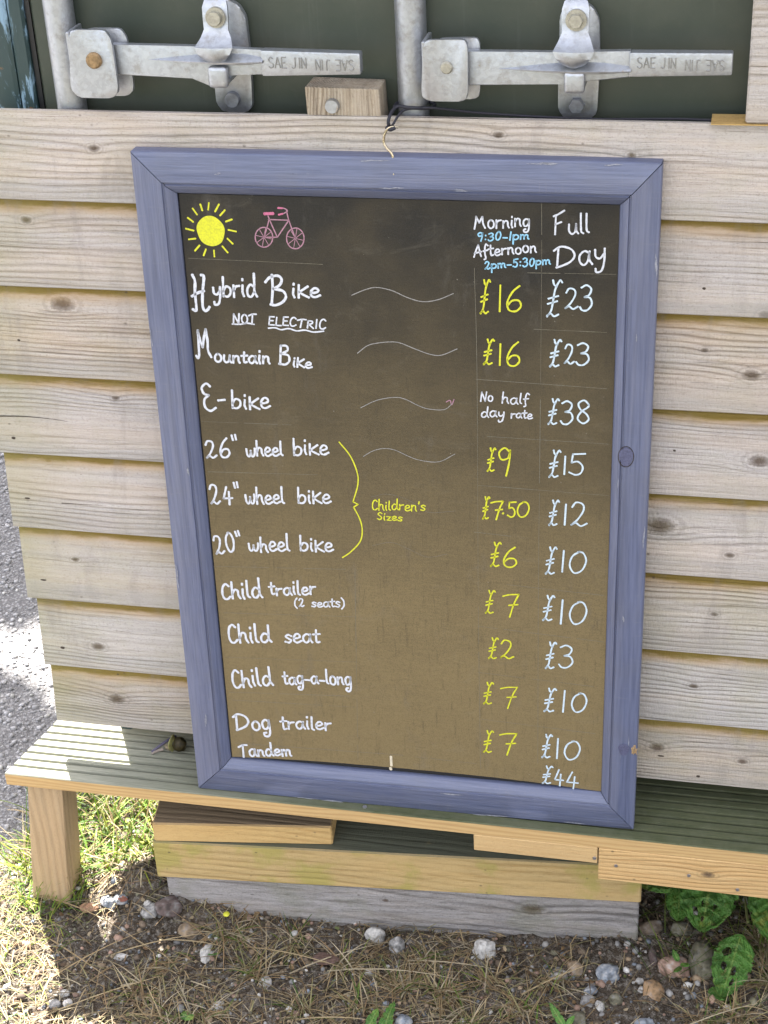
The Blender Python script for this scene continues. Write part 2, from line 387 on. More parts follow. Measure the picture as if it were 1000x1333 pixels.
LINES = [
('sun','yellow',2.1,[(61.7,783.3),(65.8,776.9)]),
('sun','yellow',2.09,[(70.7,788.2),(72.3,781.7)]),
('sun','yellow',2.08,[(80.5,790.0),(79.1,782.7)]),
('sun','yellow',2.08,[(91.6,788.7),(86.8,780.9)]),
('sun','yellow',2.08,[(97.8,782.5),(92.1,776.6)]),
('sun','yellow',2.08,[(104.8,772.3),(98.1,769.8)]),
('sun','yellow',2.09,[(100.2,760.4),(108.4,758.9)]),
('sun','yellow',2.1,[(98.3,750.4),(103.6,744.8)]),
('sun','yellow',2.11,[(91.8,741.3),(97.0,734.6)]),
('sun','yellow',2.11,[(81.6,736.2),(81.6,729.5)]),
('sun','yellow',2.12,[(72.5,737.2),(69.3,730.4)]),
('sun','yellow',2.12,[(65.5,741.5),(59.9,735.4)]),
('sun','yellow',2.12,[(61.5,749.3),(54.0,748.2)]),
('sun','yellow',2.11,[(60.2,758.4),(51.9,760.3)]),
('sun','yellow',2.11,[(60.6,768.4),(55.2,772.7)]),
('bicycle','pink',1.46,[(146.2,773.5),(168.8,773.4)]),
('bicycle','pink',1.46,[(146.0,777.4),(148.1,771.0),(154.7,753.8)]),
('bicycle','pink',1.45,[(166.9,783.7),(168.8,773.4),(174.8,753.1)]),
('bicycle','pink',1.46,[(168.8,773.4),(154.7,753.8)]),
('bicycle','pink',1.47,[(139.7,753.3),(154.7,753.8)]),
('bicycle','pink',1.46,[(146.8,773.5),(143.8,764.4),(139.7,753.3)]),
('bicycle','pink',1.45,[(158.2,787.3),(164.5,786.4),(167.9,783.7),(162.9,780.5),(158.4,779.0)]),
('bicycle','pink',1.47,[(149.5,753.6),(148.8,750.1),(147.2,746.9),(144.8,744.4),(142.0,742.7),(138.9,742.0),(135.8,742.5),(133.2,744.0),(131.2,746.4),(130.0,749.5),(129.8,753.0),(130.5,756.5),(132.1,759.7),(134.5,762.2),(137.4,763.9),(140.5,764.5),(143.5,764.1),(146.1,762.6),(148.1,760.2),(149.3,757.1),(149.5,753.6)]),
('bicycle','pink',0.86,[(149.2,751.4),(130.1,755.2)]),
('bicycle','pink',0.87,[(144.5,744.1),(134.9,762.5)]),
('bicycle','pink',0.87,[(136.9,742.2),(142.4,764.4)]),
('bicycle','pink',0.87,[(131.0,746.8),(148.3,759.8)]),
('bicycle','pink',1.46,[(184.5,753.4),(183.8,749.8),(182.3,746.5),(179.9,743.8),(177.1,742.0),(174.0,741.3),(171.0,741.8),(168.4,743.4),(166.4,746.0),(165.2,749.2),(165.0,752.8),(165.7,756.5),(167.3,759.8),(169.6,762.4),(172.4,764.2),(175.5,764.8),(178.5,764.4),(181.1,762.8),(183.1,760.3),(184.3,757.0),(184.5,753.4)]),
('bicycle','pink',0.86,[(184.2,751.1),(165.3,755.2)]),
('bicycle','pink',0.86,[(179.6,743.5),(170.0,762.7)]),
('bicycle','pink',0.86,[(172.1,741.5),(177.4,764.7)]),
('bicycle','pink',0.86,[(166.2,746.4),(183.3,759.9)]),
('bicycle','rose',3.78,[(142.6,779.9),(151.3,780.4)]),
('bicycle','rose',2.22,[(157.9,786.7),(162.0,786.6)]),
('bicycle','rose',2.23,[(158.2,779.3),(162.1,780.4)]),
('wave','chalk',1.12,[(234.6,690.2),(249.5,697.0),(262.5,700.2),(279.4,697.3),(296.2,690.0),(313.1,685.8),(330.1,688.7),(347.0,696.4)]),
('wave','chalk',1.14,[(238.1,621.9),(249.4,631.2),(260.0,634.7),(273.1,636.8),(286.0,636.5),(303.1,630.0),(320.2,624.3),(333.0,624.0),(350.3,632.1)]),
('wave','chalk',0.98,[(239.3,555.4),(257.4,565.3),(278.4,570.2),(290.9,568.4),(303.9,562.1),(315.9,558.1),(334.4,558.1),(344.1,566.2)]),
('wave','chalk',0.91,[(239.4,493.9),(250.5,501.4),(263.2,505.4),(276.2,504.4),(290.7,498.0),(304.8,493.2),(327.0,492.4),(345.8,503.3)]),
('wave','faint',0.46,[(246.3,441.6),(264.7,446.8),(287.3,442.3),(302.4,433.3),(315.8,426.1),(345.6,430.2)]),
('wave','faint',0.47,[(245.7,377.1),(269.0,382.9),(291.7,374.3),(311.7,366.4),(334.7,372.3)]),
('scribble','pink',1.22,[(337.2,567.7),(341.6,569.8),(343.2,564.3),(345.9,571.0)]),
('brace','yellow',1.72,[(211.8,510.4),(224.0,493.5),(231.2,472.6),(231.2,456.6),(224.6,434.0)]),
('brace','yellow',1.75,[(224.6,434.0),(230.4,431.0)]),
('brace','yellow',1.75,[(230.4,431.0),(225.0,427.0)]),
('brace','yellow',1.76,[(225.0,427.0),(231.9,411.1),(234.0,396.3),(230.6,381.1),(218.2,365.9),(208.5,358.1)]),
('underline','white',1.97,[(95.8,650.5),(104.3,650.5),(113.3,652.2),(120.8,651.2)]),
('underline','white',1.96,[(137.5,647.3),(145.0,648.1),(151.9,646.1),(160.9,647.8),(169.6,645.5),(179.3,646.8),(188.9,644.9),(200.4,646.4)]),
('chip','cream',3.6,[(257.6,71.9),(257.7,58.8)]),
('chip','cream',4.01,[(256.5,53.8),(256.8,52.7)]),
]
RULES = [
[(51.2,726.3),(203.7,724.5)],
[(48.5,527.4),(157.0,529.1)],
[(50.8,462.2),(183.5,466.6)],
[(46.7,333.4),(211.5,341.9)],
[(53.9,267.9),(221.5,276.4)],
[(53.5,202.7),(218.7,210.8)],
[(51.8,150.3),(207.9,159.4)],
[(53.3,138.4),(214.1,143.3)],
[(53.1,71.6),(273.6,76.0)],
[(370.3,726.0),(372.1,601.2),(371.1,335.6),(371.3,183.3),(372.1,55.9)],
[(441.7,802.6),(442.4,722.6),(442.4,501.4),(442.3,341.2),(443.7,58.0)],
[(222.8,342.8),(218.6,202.6),(214.5,62.5)],
[(434.7,658.9),(513.1,658.6)],
[(427.7,722.9),(521.0,724.6)],
[(371.2,596.9),(514.9,592.8)],
[(382.8,527.6),(518.4,526.1)],
[(371.8,465.2),(520.2,461.8)],
[(367.3,403.9),(409.8,401.4)],
[(405.3,336.2),(518.5,330.7)],
[(370.2,275.9),(520.2,266.9)],
[(369.6,210.0),(509.1,202.7)],
[(372.8,141.4),(520.9,133.8)],
[(288.3,75.3),(366.5,73.1)],
]
SUN_DISC = (79.9,758.5,15.8,17.3)

M = {}
M['blue_x'] = painted('blue grey paint across', 'X'); M['blue_z'] = painted('blue grey paint upright', 'Z')
def galv():
    N = NT('galvanised steel'); raw, P = N.obj()
    sp = N.vor(P, 260, out='Color'); sep = N.n('SeparateColor'); N.l(sp, sep.inputs[0])
    n1 = N.noise(P, 70, 5, .7); n2 = N.noise(P, 600, 3, .7)
    c = N.mix(N.math('MULTIPLY', sep.outputs[0], .35), (.42, .44, .475), (.24, .25, .28))
    c = N.mix(N.math('MULTIPLY', N.step(n1, .5, .72), .55), c, (.24, .225, .19))
    c = N.mix(N.math('MULTIPLY', N.step(N.noise(P, 38, 5, .75), .63, .72), .6), c, (.30, .19, .09))
    return N.done(c, N.math('ADD', .26, N.math('MULTIPLY', n1, .35)), N.bump(N.math('ADD', n1, N.math('MULTIPLY', n2, .6)), .5, .0009), .85, .5)
M['galv'] = galv()
M['bolt'] = plain('dull bolt steel', (.20, .21, .24), .45, .6, .4, 120, .0006)
M['cast'] = plain('grimy cast steel', (.31, .31, .30), .5, .6, .3, 200, .0008)
M['rusty'] = plain('rusty pin', (.36, .24, .12), .6, .5, .5, 160, .001)
M['pin'] = plain('aged pin head', (.42, .40, .33), .5, .5, .35, 160, .001)
def door_paint():
    N = NT('dark green container paint'); raw, P = N.obj()
    n1 = N.noise(P, 7, 4, .6); n2 = N.noise(P, 90, 4, .7)
    c = N.mix(N.step(n1, .35, .7), (.042, .052, .040), (.060, .068, .052))
    c = N.mix(N.math('MULTIPLY', N.step(n2, .5, .75), .35), c, (.065, .07, .055))
    sc = N.math('MULTIPLY', N.math('SUBTRACT', 1.0, N.step(N.vor(N.scale(P, (40, 40, 16)), 1.0), .02, .07)), N.step(N.noise(P, 14, 3), .55, .68))
    c = N.mix(N.math('MULTIPLY', sc, .8), c, (.26, .28, .26))
    dr = N.math('MULTIPLY', N.step(N.noise(N.scale(P, (70, 70, 5)), 1.0, 4, .65), .56, .72), .3); c = N.mix(dr, c, (.085, .095, .08))
    return N.done(c, .42, N.bump(N.math('ADD', n1, N.math('MULTIPLY', n2, .3)), .35, .002), spec=.4)
M['door'] = door_paint()
def post_paint():
    N = NT('scratched corner post paint'); raw, P = N.obj()
    n = N.noise(N.scale(P, (55, 55, 14)), 1.0, 5, .7, .6)
    c = N.mix(N.step(n, .52, .60), (.018, .040, .042), (.17, .27, .36))
    c = N.mix(N.math('MULTIPLY', N.step(N.noise(P, 33, 5, .8), .62, .68), .9), c, (.22, .10, .03))
    return N.done(c, .45, N.bump(n, .4, .0015))
M['post'] = post_paint()
M['seal'] = plain('black rubber', (.012, .012, .013), .55)
M['cord'] = plain('black cord', (.012, .012, .022), .6, scale=500)
M['brass'] = plain('bright wire', (.55, .47, .33), .25, 1.0, .2, 200)
def panel():
    N = NT('chalkboard paint with light gradient'); raw, P = N.obj(0)
    z = N.n('SeparateXYZ'); N.l(raw, z.inputs[0])
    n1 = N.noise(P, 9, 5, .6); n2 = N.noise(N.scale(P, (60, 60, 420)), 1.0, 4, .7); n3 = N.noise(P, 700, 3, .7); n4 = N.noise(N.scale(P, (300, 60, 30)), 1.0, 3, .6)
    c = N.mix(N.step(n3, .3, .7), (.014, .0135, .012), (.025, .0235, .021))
    # pale brown light gradient painted into the colour, strongest towards the foot
    foot_light = N.math('ADD', N.step(z.outputs[2], .86, .12), N.math('MULTIPLY', N.math('SUBTRACT', n1, .5), .5))
    foot_light = N.math('MULTIPLY', foot_light, N.math('ADD', .75, N.math('MULTIPLY', n2, .5)), clamp=True)
    c = N.mix(foot_light, c, (.188, .142, .070))
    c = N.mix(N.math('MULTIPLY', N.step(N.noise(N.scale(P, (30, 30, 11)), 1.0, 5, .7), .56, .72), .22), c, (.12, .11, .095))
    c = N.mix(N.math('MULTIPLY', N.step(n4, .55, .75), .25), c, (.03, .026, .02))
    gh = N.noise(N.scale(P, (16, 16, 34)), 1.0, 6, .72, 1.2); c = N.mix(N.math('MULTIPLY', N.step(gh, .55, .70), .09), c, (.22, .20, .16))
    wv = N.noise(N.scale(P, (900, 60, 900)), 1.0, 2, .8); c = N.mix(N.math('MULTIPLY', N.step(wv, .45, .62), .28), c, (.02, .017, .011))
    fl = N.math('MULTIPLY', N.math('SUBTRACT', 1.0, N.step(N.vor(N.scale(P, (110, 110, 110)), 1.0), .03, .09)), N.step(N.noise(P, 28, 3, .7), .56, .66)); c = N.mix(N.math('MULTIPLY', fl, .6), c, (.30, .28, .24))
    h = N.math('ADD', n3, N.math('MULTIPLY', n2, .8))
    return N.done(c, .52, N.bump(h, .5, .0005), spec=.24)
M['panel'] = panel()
def ink(name, col, rough=.6, patch=.34):
    N = NT(name); raw, P = N.obj(0); n = N.noise(P, 420, 4, .7); n2 = N.noise(P, 120, 3, .7)
    d = tuple(c * .62 + .02 for c in col)
    c = N.mix(N.math('MULTIPLY', N.step(n, .42, .68), patch * 2.2), col, d); c = N.mix(N.math('MULTIPLY', N.step(n2, .5, .7), patch), c, d)
    return N.done(c, rough, N.bump(n, .3, .0003), spec=.3)
INK = {'white': ink('white pen', (.58, .60, .66)), 'price': ink('cool white pen', (.52, .62, .70)), 'yellow': ink('yellow pen', (.58, .58, .03)),
       'blue': ink('pale blue pen', (.26, .52, .70)), 'pink': ink('dusty pink pen', (.36, .19, .25)), 'rose': ink('rose pen', (.48, .13, .23)),
       'chalk': ink('thin chalk', (.27, .26, .25), patch=.6), 'faint': ink('faint chalk', (.17, .15, .12), patch=.7), 'rule': ink('ruled scratch', (.165, .15, .11), patch=.9),
       'cream': ink('cream paint', (.62, .55, .42))}
M['nail'] = plain('rusty nail', (.05, .035, .025), .7, .3, .3, 300)
M['nailhead'] = plain('bright nail', (.45, .44, .46), .4, .8, .3, 300)
M['grit'] = attr_mat('pebbles', .85, .0012, 260)
M['stone'] = attr_mat('stone', .8, .002, 90, mult=.45)
M['blade'] = attr_mat('grass blade', .6, .0002, 500, True, .2)
M['straw'] = attr_mat('dry grass stem', .7, .0002, 500, True, .25)
def soil():
    N = NT('dry stony soil'); tc = N.n('TexCoord'); P = tc.outputs['Object']; sx = N.n('SeparateXYZ'); N.l(P, sx.inputs[0])
    n1 = N.noise(P, 18, 6, .7); n2 = N.noise(P, 130, 5, .75); v = N.vor(P, 170); v2 = N.vor(P, 420)
    c = N.mix(N.step(n1, .35, .68), (.080, .062, .045), (.034, .027, .019))
    c = N.mix(N.math('MULTIPLY', N.step(n2, .45, .65), .8), c, (.22, .20, .175))
    c = N.mix(N.math('MULTIPLY', N.math('SUBTRACT', 1.0, N.step(v2, .1, .3)), .4), c, (.26, .24, .22))
    # the gravelled lane to the left and behind is grey
    rd = N.math('ADD', N.math('MULTIPLY', sx.outputs[0], -1.0), N.math('MULTIPLY', sx.outputs[1], .5))
    rd = N.step(N.math('ADD', rd, N.math('MULTIPLY', n1, .10)), .46, .60)
    gr = N.mix(N.step(n2, .35, .65), (.34, .335, .34), (.22, .215, .22)); gr = N.mix(N.math('MULTIPLY', N.step(v, .25, .55), .5), gr, (.05, .048, .048))
    c = N.mix(rd, c, gr)
    # fields and trees' floor further off
    far = N.step(N.vmath('LENGTH', P, (0, 0, 0)) if False else N.math('ABSOLUTE', sx.outputs[1]), 5.0, 8.0)
    c = N.mix(far, c, N.mix(N.step(N.noise(P, 1.2, 5, .7), .4, .6), (.06, .08, .025), (.12, .11, .05)))
    h = N.math('ADD', N.math('MULTIPLY', n2, 1.0), N.math('MULTIPLY', v2, .5))
    return N.done(c, .95, N.bump(h, .8, .006), spec=.15)
M['soil'] = soil()
def leafmat(name, a, b, vein):
    N = NT(name); raw, P = N.obj(); n1 = N.noise(P, 60, 4, .6); n2 = N.noise(P, 300, 3, .6)
    at = N.n('Attribute', attribute_name='vein')
    c = N.mix(N.step(n1, .35, .65), a, b); c = N.mix(N.math('MULTIPLY', at.outputs['Fac'], .7), c, vein)
    ys = N.step(N.noise(P, 34, 4, .7), .54, .70); c = N.mix(N.math('MULTIPLY', ys, .75), c, (.30, .32, .06)); c = N.mix(N.math('MULTIPLY', N.step(N.noise(P, 90, 4, .7), .60, .68), .7), c, (.12, .075, .03))
    cr = N.vor(P, 420, 'F1'); c = N.mix(N.math('MULTIPLY', N.step(cr, .45, .75), .18), c, (.17, .27, .06))
    m = N.done(c, .52, N.bump(N.math('ADD', N.math('ADD', n1, n2), N.math('MULTIPLY', cr, 1.2)), .6, .0016), spec=.4)
    tr = N.n('BsdfTranslucent'); N.l(c, tr.inputs[0]); mx = N.n('MixShader'); mx.inputs[0].default_value = .3
    N.l(N.b.outputs[0], mx.inputs[1]); N.l(tr.outputs[0], mx.inputs[2]); N.l(mx.outputs[0], N.t.nodes['Material Output'].inputs[0])
    return m
M['leaf'] = leafmat('broad leaf', (.085, .22, .035), (.045, .125, .022), (.24, .34, .09))
M['dryleaf'] = plain('dead leaf', (.16, .09, .045), .7, var=.5, scale=90, bumpd=.001)

# ------------------------------------------------------------------ ground: one sheet to the horizon
GZ = -0.645
def ground_h(x, y):
    h = GZ + .052 * math.exp(-((x + .27) / .10) ** 2 - ((y + .02) / .055) ** 2) - .008 * math.exp(-((x - .1) / .25) ** 2)
    if abs(x) < 1.6 and -1.2 < y < 2.2:
        road = max(0.0, min(1.0, (-x + .5 * y - .46) * 7)); k = 1 - .75 * road
        h += k * (.010 * noise.noise((x * 9, y * 9, 1)) + .008 * noise.noise((x * 26, y * 26, 5)) + .006 * abs(noise.noise((x * 60, y * 60, 9))) + .004 * noise.noise((x * 130, y * 130, 2)))
    else: h += .03 * noise.noise((x * .6, y * .6, 3))
    return h
def axis_steps(lo, hi, d, far):
    a = list(np.arange(lo, hi, d)); s = d; p = a[-1]
    while p < far: s *= 1.22; p += s; a.append(p)
    s = d; p = a[0]
    while p > -far: s *= 1.22; p -= s; a.insert(0, p)
    return a
gx = axis_steps(-1.15, .72, .0045, 150); gy = axis_steps(-.36, 1.35, .0045, 150)
V = [(x, y, ground_h(x, y)) for y in gy for x in gx]; nx = len(gx)
F = [(j * nx + i, j * nx + i + 1, (j + 1) * nx + i + 1, (j + 1) * nx + i) for j in range(len(gy) - 1) for i in range(nx - 1)]
me = bpy.data.meshes.new('ground'); me.from_pydata(V, [], F); me.polygons.foreach_set('use_smooth', [True] * len(F))
tag(link('ground', me, M['soil']), kind='structure')

# ------------------------------------------------------------------ shipping container (stands on the timbers, runs back from the camera)
ct = thing('shipping_container', 'dark green steel shipping container standing behind the weatherboard screen', 'shipping container', (0, .05, -.511))
def ch(name, bm, mat, smooth=False, parent=None, label=None):
    o = from_bm(name, bm, mat, None, (0, 0, 0), smooth)
    p = parent or ct; o.parent = p
    o.matrix_parent_inverse = Matrix.Translation(-(Vector(ct.location)))  if p is ct else Matrix.Identity(4)
    if label: o['label'] = label
    return o
X0, X1, ZT = -.321, 2.10, 2.06
bm = bmesh.new(); box(bm, X0, -.3025, .050, .15, -.511, ZT, .003); ch('corner_post', bm, M['post'], label='dark corner post with pale blue scraped paint')
for z_ in (.36, 1.55):  # filler plates added beside the post to cover sunlit ground
    bm = bmesh.new(); box(bm, -.392, X0 - .0005, .052, .085, z_, z_ + .34, .006, 2); ch('post_filler', bm, M['post'], label='added filler plate with scraped pale blue paint' if z_ < 1 else None)
bm = bmesh.new(); box(bm, X1 - .04, X1, .050, .15, -.511, ZT, .003); ch('corner_post', bm, M['door'])
bm = bmesh.new(); box(bm, -.3020, -.2965, .056, .10, -.48, ZT - .06); ch('door_seal', bm, M['seal'])
bm = bmesh.new(); box(bm, -.296, .885, .055, .10, -.47, ZT - .06, .003); ch('door_leaf', bm, M['door'])
bm = bmesh.new(); box(bm, .895, X1 - .045, .055, .10, -.47, ZT - .06, .003); ch('door_leaf', bm, M['door'])
bm = bmesh.new(); box(bm, X0, X1, .045, .15, ZT - .055, ZT + .04, .004); ch('door_header', bm, M['door'])
bm = bmesh.new(); box(bm, X0 + .01, X1 - .01, .16, 5.9, ZT - .03, ZT + .03); ch('roof', bm, M['door'])
for sx_ in (X0, X1):
    bm = bmesh.new(); n = 88; ys = np.linspace(.15, 5.9, n * 4 + 1); prof = [0, 0, 1, 1]
    sgn = 1 if sx_ == X0 else -1
    a = []; b = []
    for i, y in enumerate(ys):
        x = sx_ + sgn * (.012 + .03 * prof[(i // 1) % 4]); a.append(bm.verts.new((x, y, -.45))); b.append(bm.verts.new((x, y, ZT - .03)))
    for i in range(len(a) - 1): bm.faces.new((a[i], a[i + 1], b[i + 1], b[i]))
    ch('side_wall', bm, M['door'])
bm = bmesh.new(); box(bm, X0, X1, 5.9, 5.96, -.511, ZT); ch('end_wall', bm, M['door'])
bm = bmesh.new(); box(bm, X0 + .02, X1 - .02, .10, 5.9, -.511, -.42); ch('floor', bm, M['door'])

# locking bars with their handles
def strokes_tube(bm, items, r, y):
    for P in items: tube(bm, [(x, y, z) for x, z in P], r, 6, 3)
GL = {}
def glyph(ch_, adv, *st): GL[ch_] = (adv, [[tuple(float(v) for v in p.split(',')) for p in s.split()] for s in st])
LOCKTXT = {'S': [[(.8, .85), (.45, 1), (.1, .8), (.3, .55), (.75, .4), (.8, .12), (.4, 0), (.05, .15)]], 'A': [[(0, 0), (.45, 1)], [(.45, 1), (.9, 0)], [(.18, .35), (.72, .35)]],
           'E': [[(.8, 1), (.05, 1)], [(.05, 1), (.05, 0)], [(.05, 0), (.85, 0)], [(.05, .5), (.65, .5)]], 'J': [[(.7, 1), (.7, .25), (.45, 0), (.1, .1)]], 'I': [[(.3, 0), (.3, 1)]],
           'N': [[(.05, 0), (.05, 1)], [(.05, 1), (.8, 0)], [(.8, 0), (.8, 1)]], ' ': []}
def cast_text(bm, txt, x0, z0, w, h, y, r, flip=False):
    adv = {'I': .6, ' ': .5}; tot = sum(adv.get(c, 1.12) for c in txt); p = 0
    for c in txt:
        for s_ in LOCKTXT[c]:
            Q = []
            for gx_, gz_ in s_:
                u = (p + gx_ + .1) / tot; v = gz_
                if flip: u = 1 - u; v = 1 - v
                Q.append((x0 + u * w, y, z0 + v * h))
            tube(bm, Q, r, 6, 3)
        p += adv.get(c, 1.12)
def lockset(cx, dx, pin, plates, handle, grip, hasp, backplate, bolts, curl, textbox):
    bm = bmesh.new(); cyl(bm, (cx, .0385, ZT - .02), (cx, .0385, -.30), .0162, 32); ch('locking_bar', bm, M['galv'], True)
    bm = bmesh.new(); plate(bm, rounded(plates, .22, 3), -.012, -.0075, .0010)
    sh = [(x + .009, z - .004) for x, z in plates]; plate(bm, rounded(sh, .22, 3), .010, .014, .0008)
    x0 = min(p[0] for p in plates); z0 = min(p[1] for p in plates); z1 = max(p[1] for p in plates)
    box(bm, x0 + .001, x0 + .005, -.0075, .0300, z0 + .004, z1 - .004, .0008)
    br = ch('handle_bracket', bm, M['galv'], True)
    (px, pz), pr, pm = pin
    bm = bmesh.new(); cyl(bm, (px, -.0150, pz), (px, -.011, pz), pr, 24, pr * 1.03); cyl(bm, (px, -.0165, pz), (px, -.0150, pz), pr * .8, 24, pr); ch('pin', bm, M[pm], True)
    # flat bar of the handle, its pressed rib and the thicker grip
    bm = bmesh.new(); plate(bm, handle, -.004, .004, .0012)
    gx0, gx1, zt0, zt1, zb0, zb1 = grip
    hexa(bm, [(gx0, -.0075, zb0), (gx1, -.0075, zb1), (gx1, .006, zb1), (gx0, .006, zb0), (gx0, -.0075, zt0), (gx1, -.0075, zt1), (gx1, .006, zt1), (gx0, .006, zt0)], .0022, 2)
    cxh = hasp; rib = [(cxh - .076, 0), (cxh - .035, .0025), (cxh, .0040), (cxh + .03, .0030), (gx0 + .002, .0015)]
    zc = (handle[0][1] + handle[-1][1]) / 2 + .0005; prev = None
    for i, (x, hh) in enumerate(rib):
        d = [.0005, .008, .013, .011, .006][i]
        e_ = [.04, .62, 1.0, .9, .5][i]
        ring = [bm.verts.new((x, -.003, zc + .0085 * e_)), bm.verts.new((x, -.004 - d * .55, zc + .0050 * e_)), bm.verts.new((x, -.004 - d, zc + .0012 * e_)), bm.verts.new((x, -.004 - d * .95, zc - .0008 * e_)), bm.verts.new((x, -.003, zc - .0050 * e_))]
        if prev:
            for j in range(4): bm.faces.new((prev[j], prev[j + 1], ring[j + 1], ring[j]))
        prev = ring
    h = ch('handle', bm, M['galv'], True)
    bm = bmesh.new(); tx0, tw, tz, th = textbox
    cast_text(bm, 'SAE JIN', tx0, tz + .0030, tw * .45, th * .72, -.0077, .00072); cast_text(bm, 'SAE JIN', tx0 + tw * .53, tz + .0012, tw * .45, th * .72, -.0077, .00072, True)
    ch('cast_letters', bm, M['cast'], True, label='raised cast letters reading SAE JIN twice')
    # hasp: back plate, folded keeper, staple, bolts
    bm = bmesh.new(); plate(bm, rounded([(x + hasp, z) for x, z in backplate], .22, 3), .040, .0475, .0015); ch('hasp_plate', bm, M['galv'], True)
    bm = bmesh.new(); q = hasp
    # keeper drops from the top bolt and folds forward over the bar
    secs = [(.600, -.002, .006, .0), (.597, -.0125, .0, .0), (.590, -.0165, 0, 0), (.578, -.0165, 0, 0), (.568, -.0160, 0, 0), (.560, -.0190, 0, 0), (.553, -.0235, .0, 0), (.546, -.0225, 0, 0), (.540, -.0185, 0, 0), (.5365, -.014, 0, 0)]
    wid = [.007, .0115, .0135, .0135, .013, .0165, .0205, .0170, .0115, .0045]; yy = [.010, .004, -.0, -.001, -.002, -.009, -.020, -.0215, -.0190, -.0165]
    rows = []
    for (z, _, _, _), w_, y_ in zip(secs, wid, yy):
        rows.append([bm.verts.new((q + w_ * t, y_ + .0035 * t * t * (1 if z < .562 else 0), z)) for t in (-1, -.6, 0, .6, 1)])
    for a_, b_ in zip(rows[:-1], rows[1:]):
        for j in range(4): bm.faces.new((a_[j], a_[j + 1], b_[j + 1], b_[j]))
    bmesh.ops.recalc_face_normals(bm, faces=bm.faces[:])
    bmesh.ops.solidify(bm, geom=bm.faces[:], thickness=.0032)
    ch('hasp_keeper', bm, M['galv'], True)
    bm = bmesh.new()
    for i in range(1):
        box(bm, q - .0095, q + .0115, -.0165, -.0060, .5105, .5330, .0045, 3); box(bm, q - .0085, q + .0105, -.0070, .040, .5125, .5175, .001)
    ch('staple', bm, M['galv'], True)
    bm = bmesh.new(); cyl(bm, (q + .001, .006, .5805), (q + .001, -.0045, .5805), .0105, 24); cyl(bm, (q + .001, -.0045, .5805), (q + .001, -.0095, .5805), .0078, 6 if bolts else 20, .0068)
    ch('bolt', bm, M['pin'], False)
    bm = bmesh.new(); cyl(bm, (q - .002, .041, .483), (q - .002, .033, .483), .0085, 6 if bolts else 24, .0078); ch('bolt', bm, M['bolt'], False)
BP = [(-.0205, .575), (-.010, .586), (.0, .589), (.013, .582), (.0195, .570), (.0205, .540), (.0200, .505), (.0185, .474), (.012, .468), (-.015, .468), (-.0215, .477), (-.0215, .505), (-.0205, .55)]
lockset(-.2555, 0, ((-.2015, .5375), .0085, 'rusty'),
        [(-.226, .567), (-.216, .569), (-.186, .569), (-.180, .559), (-.179, .504), (-.187, .497), (-.225, .497), (-.233, .506)],
        [(-.188, .552), (-.098, .551), (-.018, .548), (-.018, .522), (-.060, .522), (-.069, .507), (-.076, .507), (-.098, .5185), (-.188, .520)],
        (-.021, .084, .5485, .5465, .5215, .5245), -.068, BP, False, False, (-.014, .094, .5275, .0155))
lockset(.1285, 0, ((.1745, .535), .0062, 'pin'),
        [(.151, .559), (.157, .562), (.193, .563), (.196, .556), (.195, .504), (.189, .500), (.154, .500), (.147, .505)],
        [(.188, .549), (.280, .549), (.357, .551), (.357, .525), (.285, .517), (.188, .514)],
        (.356, .456, .5505, .5510, .5260, .5290), .302, BP, True, True, (.363, .088, .5325, .0145))
# two more bars on the other door leaf, out of the picture
for bx_ in (1.12, 1.78):
    bm = bmesh.new(); cyl(bm, (bx_, .0385, ZT - .02), (bx_, .0385, -.42), .0162, 24); ch('locking_bar', bm, M['galv'], True)

# ------------------------------------------------------------------ weatherboard screen
ZB = [.4827, .3758, .2701, .1562, .0487, -.0579, -.1651, -.2704, -.3628]
wall = thing('weatherboard_wall', 'unpainted grey weathered feather-edge weatherboard screen behind the chalkboard', 'timber wall', (0, .01, -.36))
KN = {0: [(-.223, .06, .0040), (.36, .066, .0030), (.223, .084, .0034)], 1: [(-.318, .079, .0042), (.505, 0.004, .0045), (.28, .03, .004)],
      2: [(-.29, .091, .0088), (.495, .045, .0060), (.444, .071, .0026)], 3: [(.51, .048, .0070), (-.24, .08, .0030)], 4: [(-.341, .094, .0026), (.404, .062, .0105), (.485, .031, .0034)],
      5: [(-.325, .061, .0032), (.472, .054, .0028)], 6: [(-.312, .035, .0056), (.453, .053, .0034)], 7: [(-.298, .043, .0070), (.413, .047, .0058), (.517, .038, .0037)]}
ENDS = [-.412, -.409, -.406, -.403, -.399, -.397, -.390, -.387]
TONE = [((.50, .445, .40), (.27, .23, .20)), ((.48, .43, .395), (.25, .215, .19)), ((.50, .43, .37), (.25, .20, .16)), ((.48, .435, .41), (.25, .22, .20)),
        ((.51, .46, .425), (.27, .235, .215)), ((.47, .425, .375), (.25, .215, .175)), ((.48, .445, .41), (.24, .22, .195)), ((.42, .37, .315), (.21, .18, .15))]
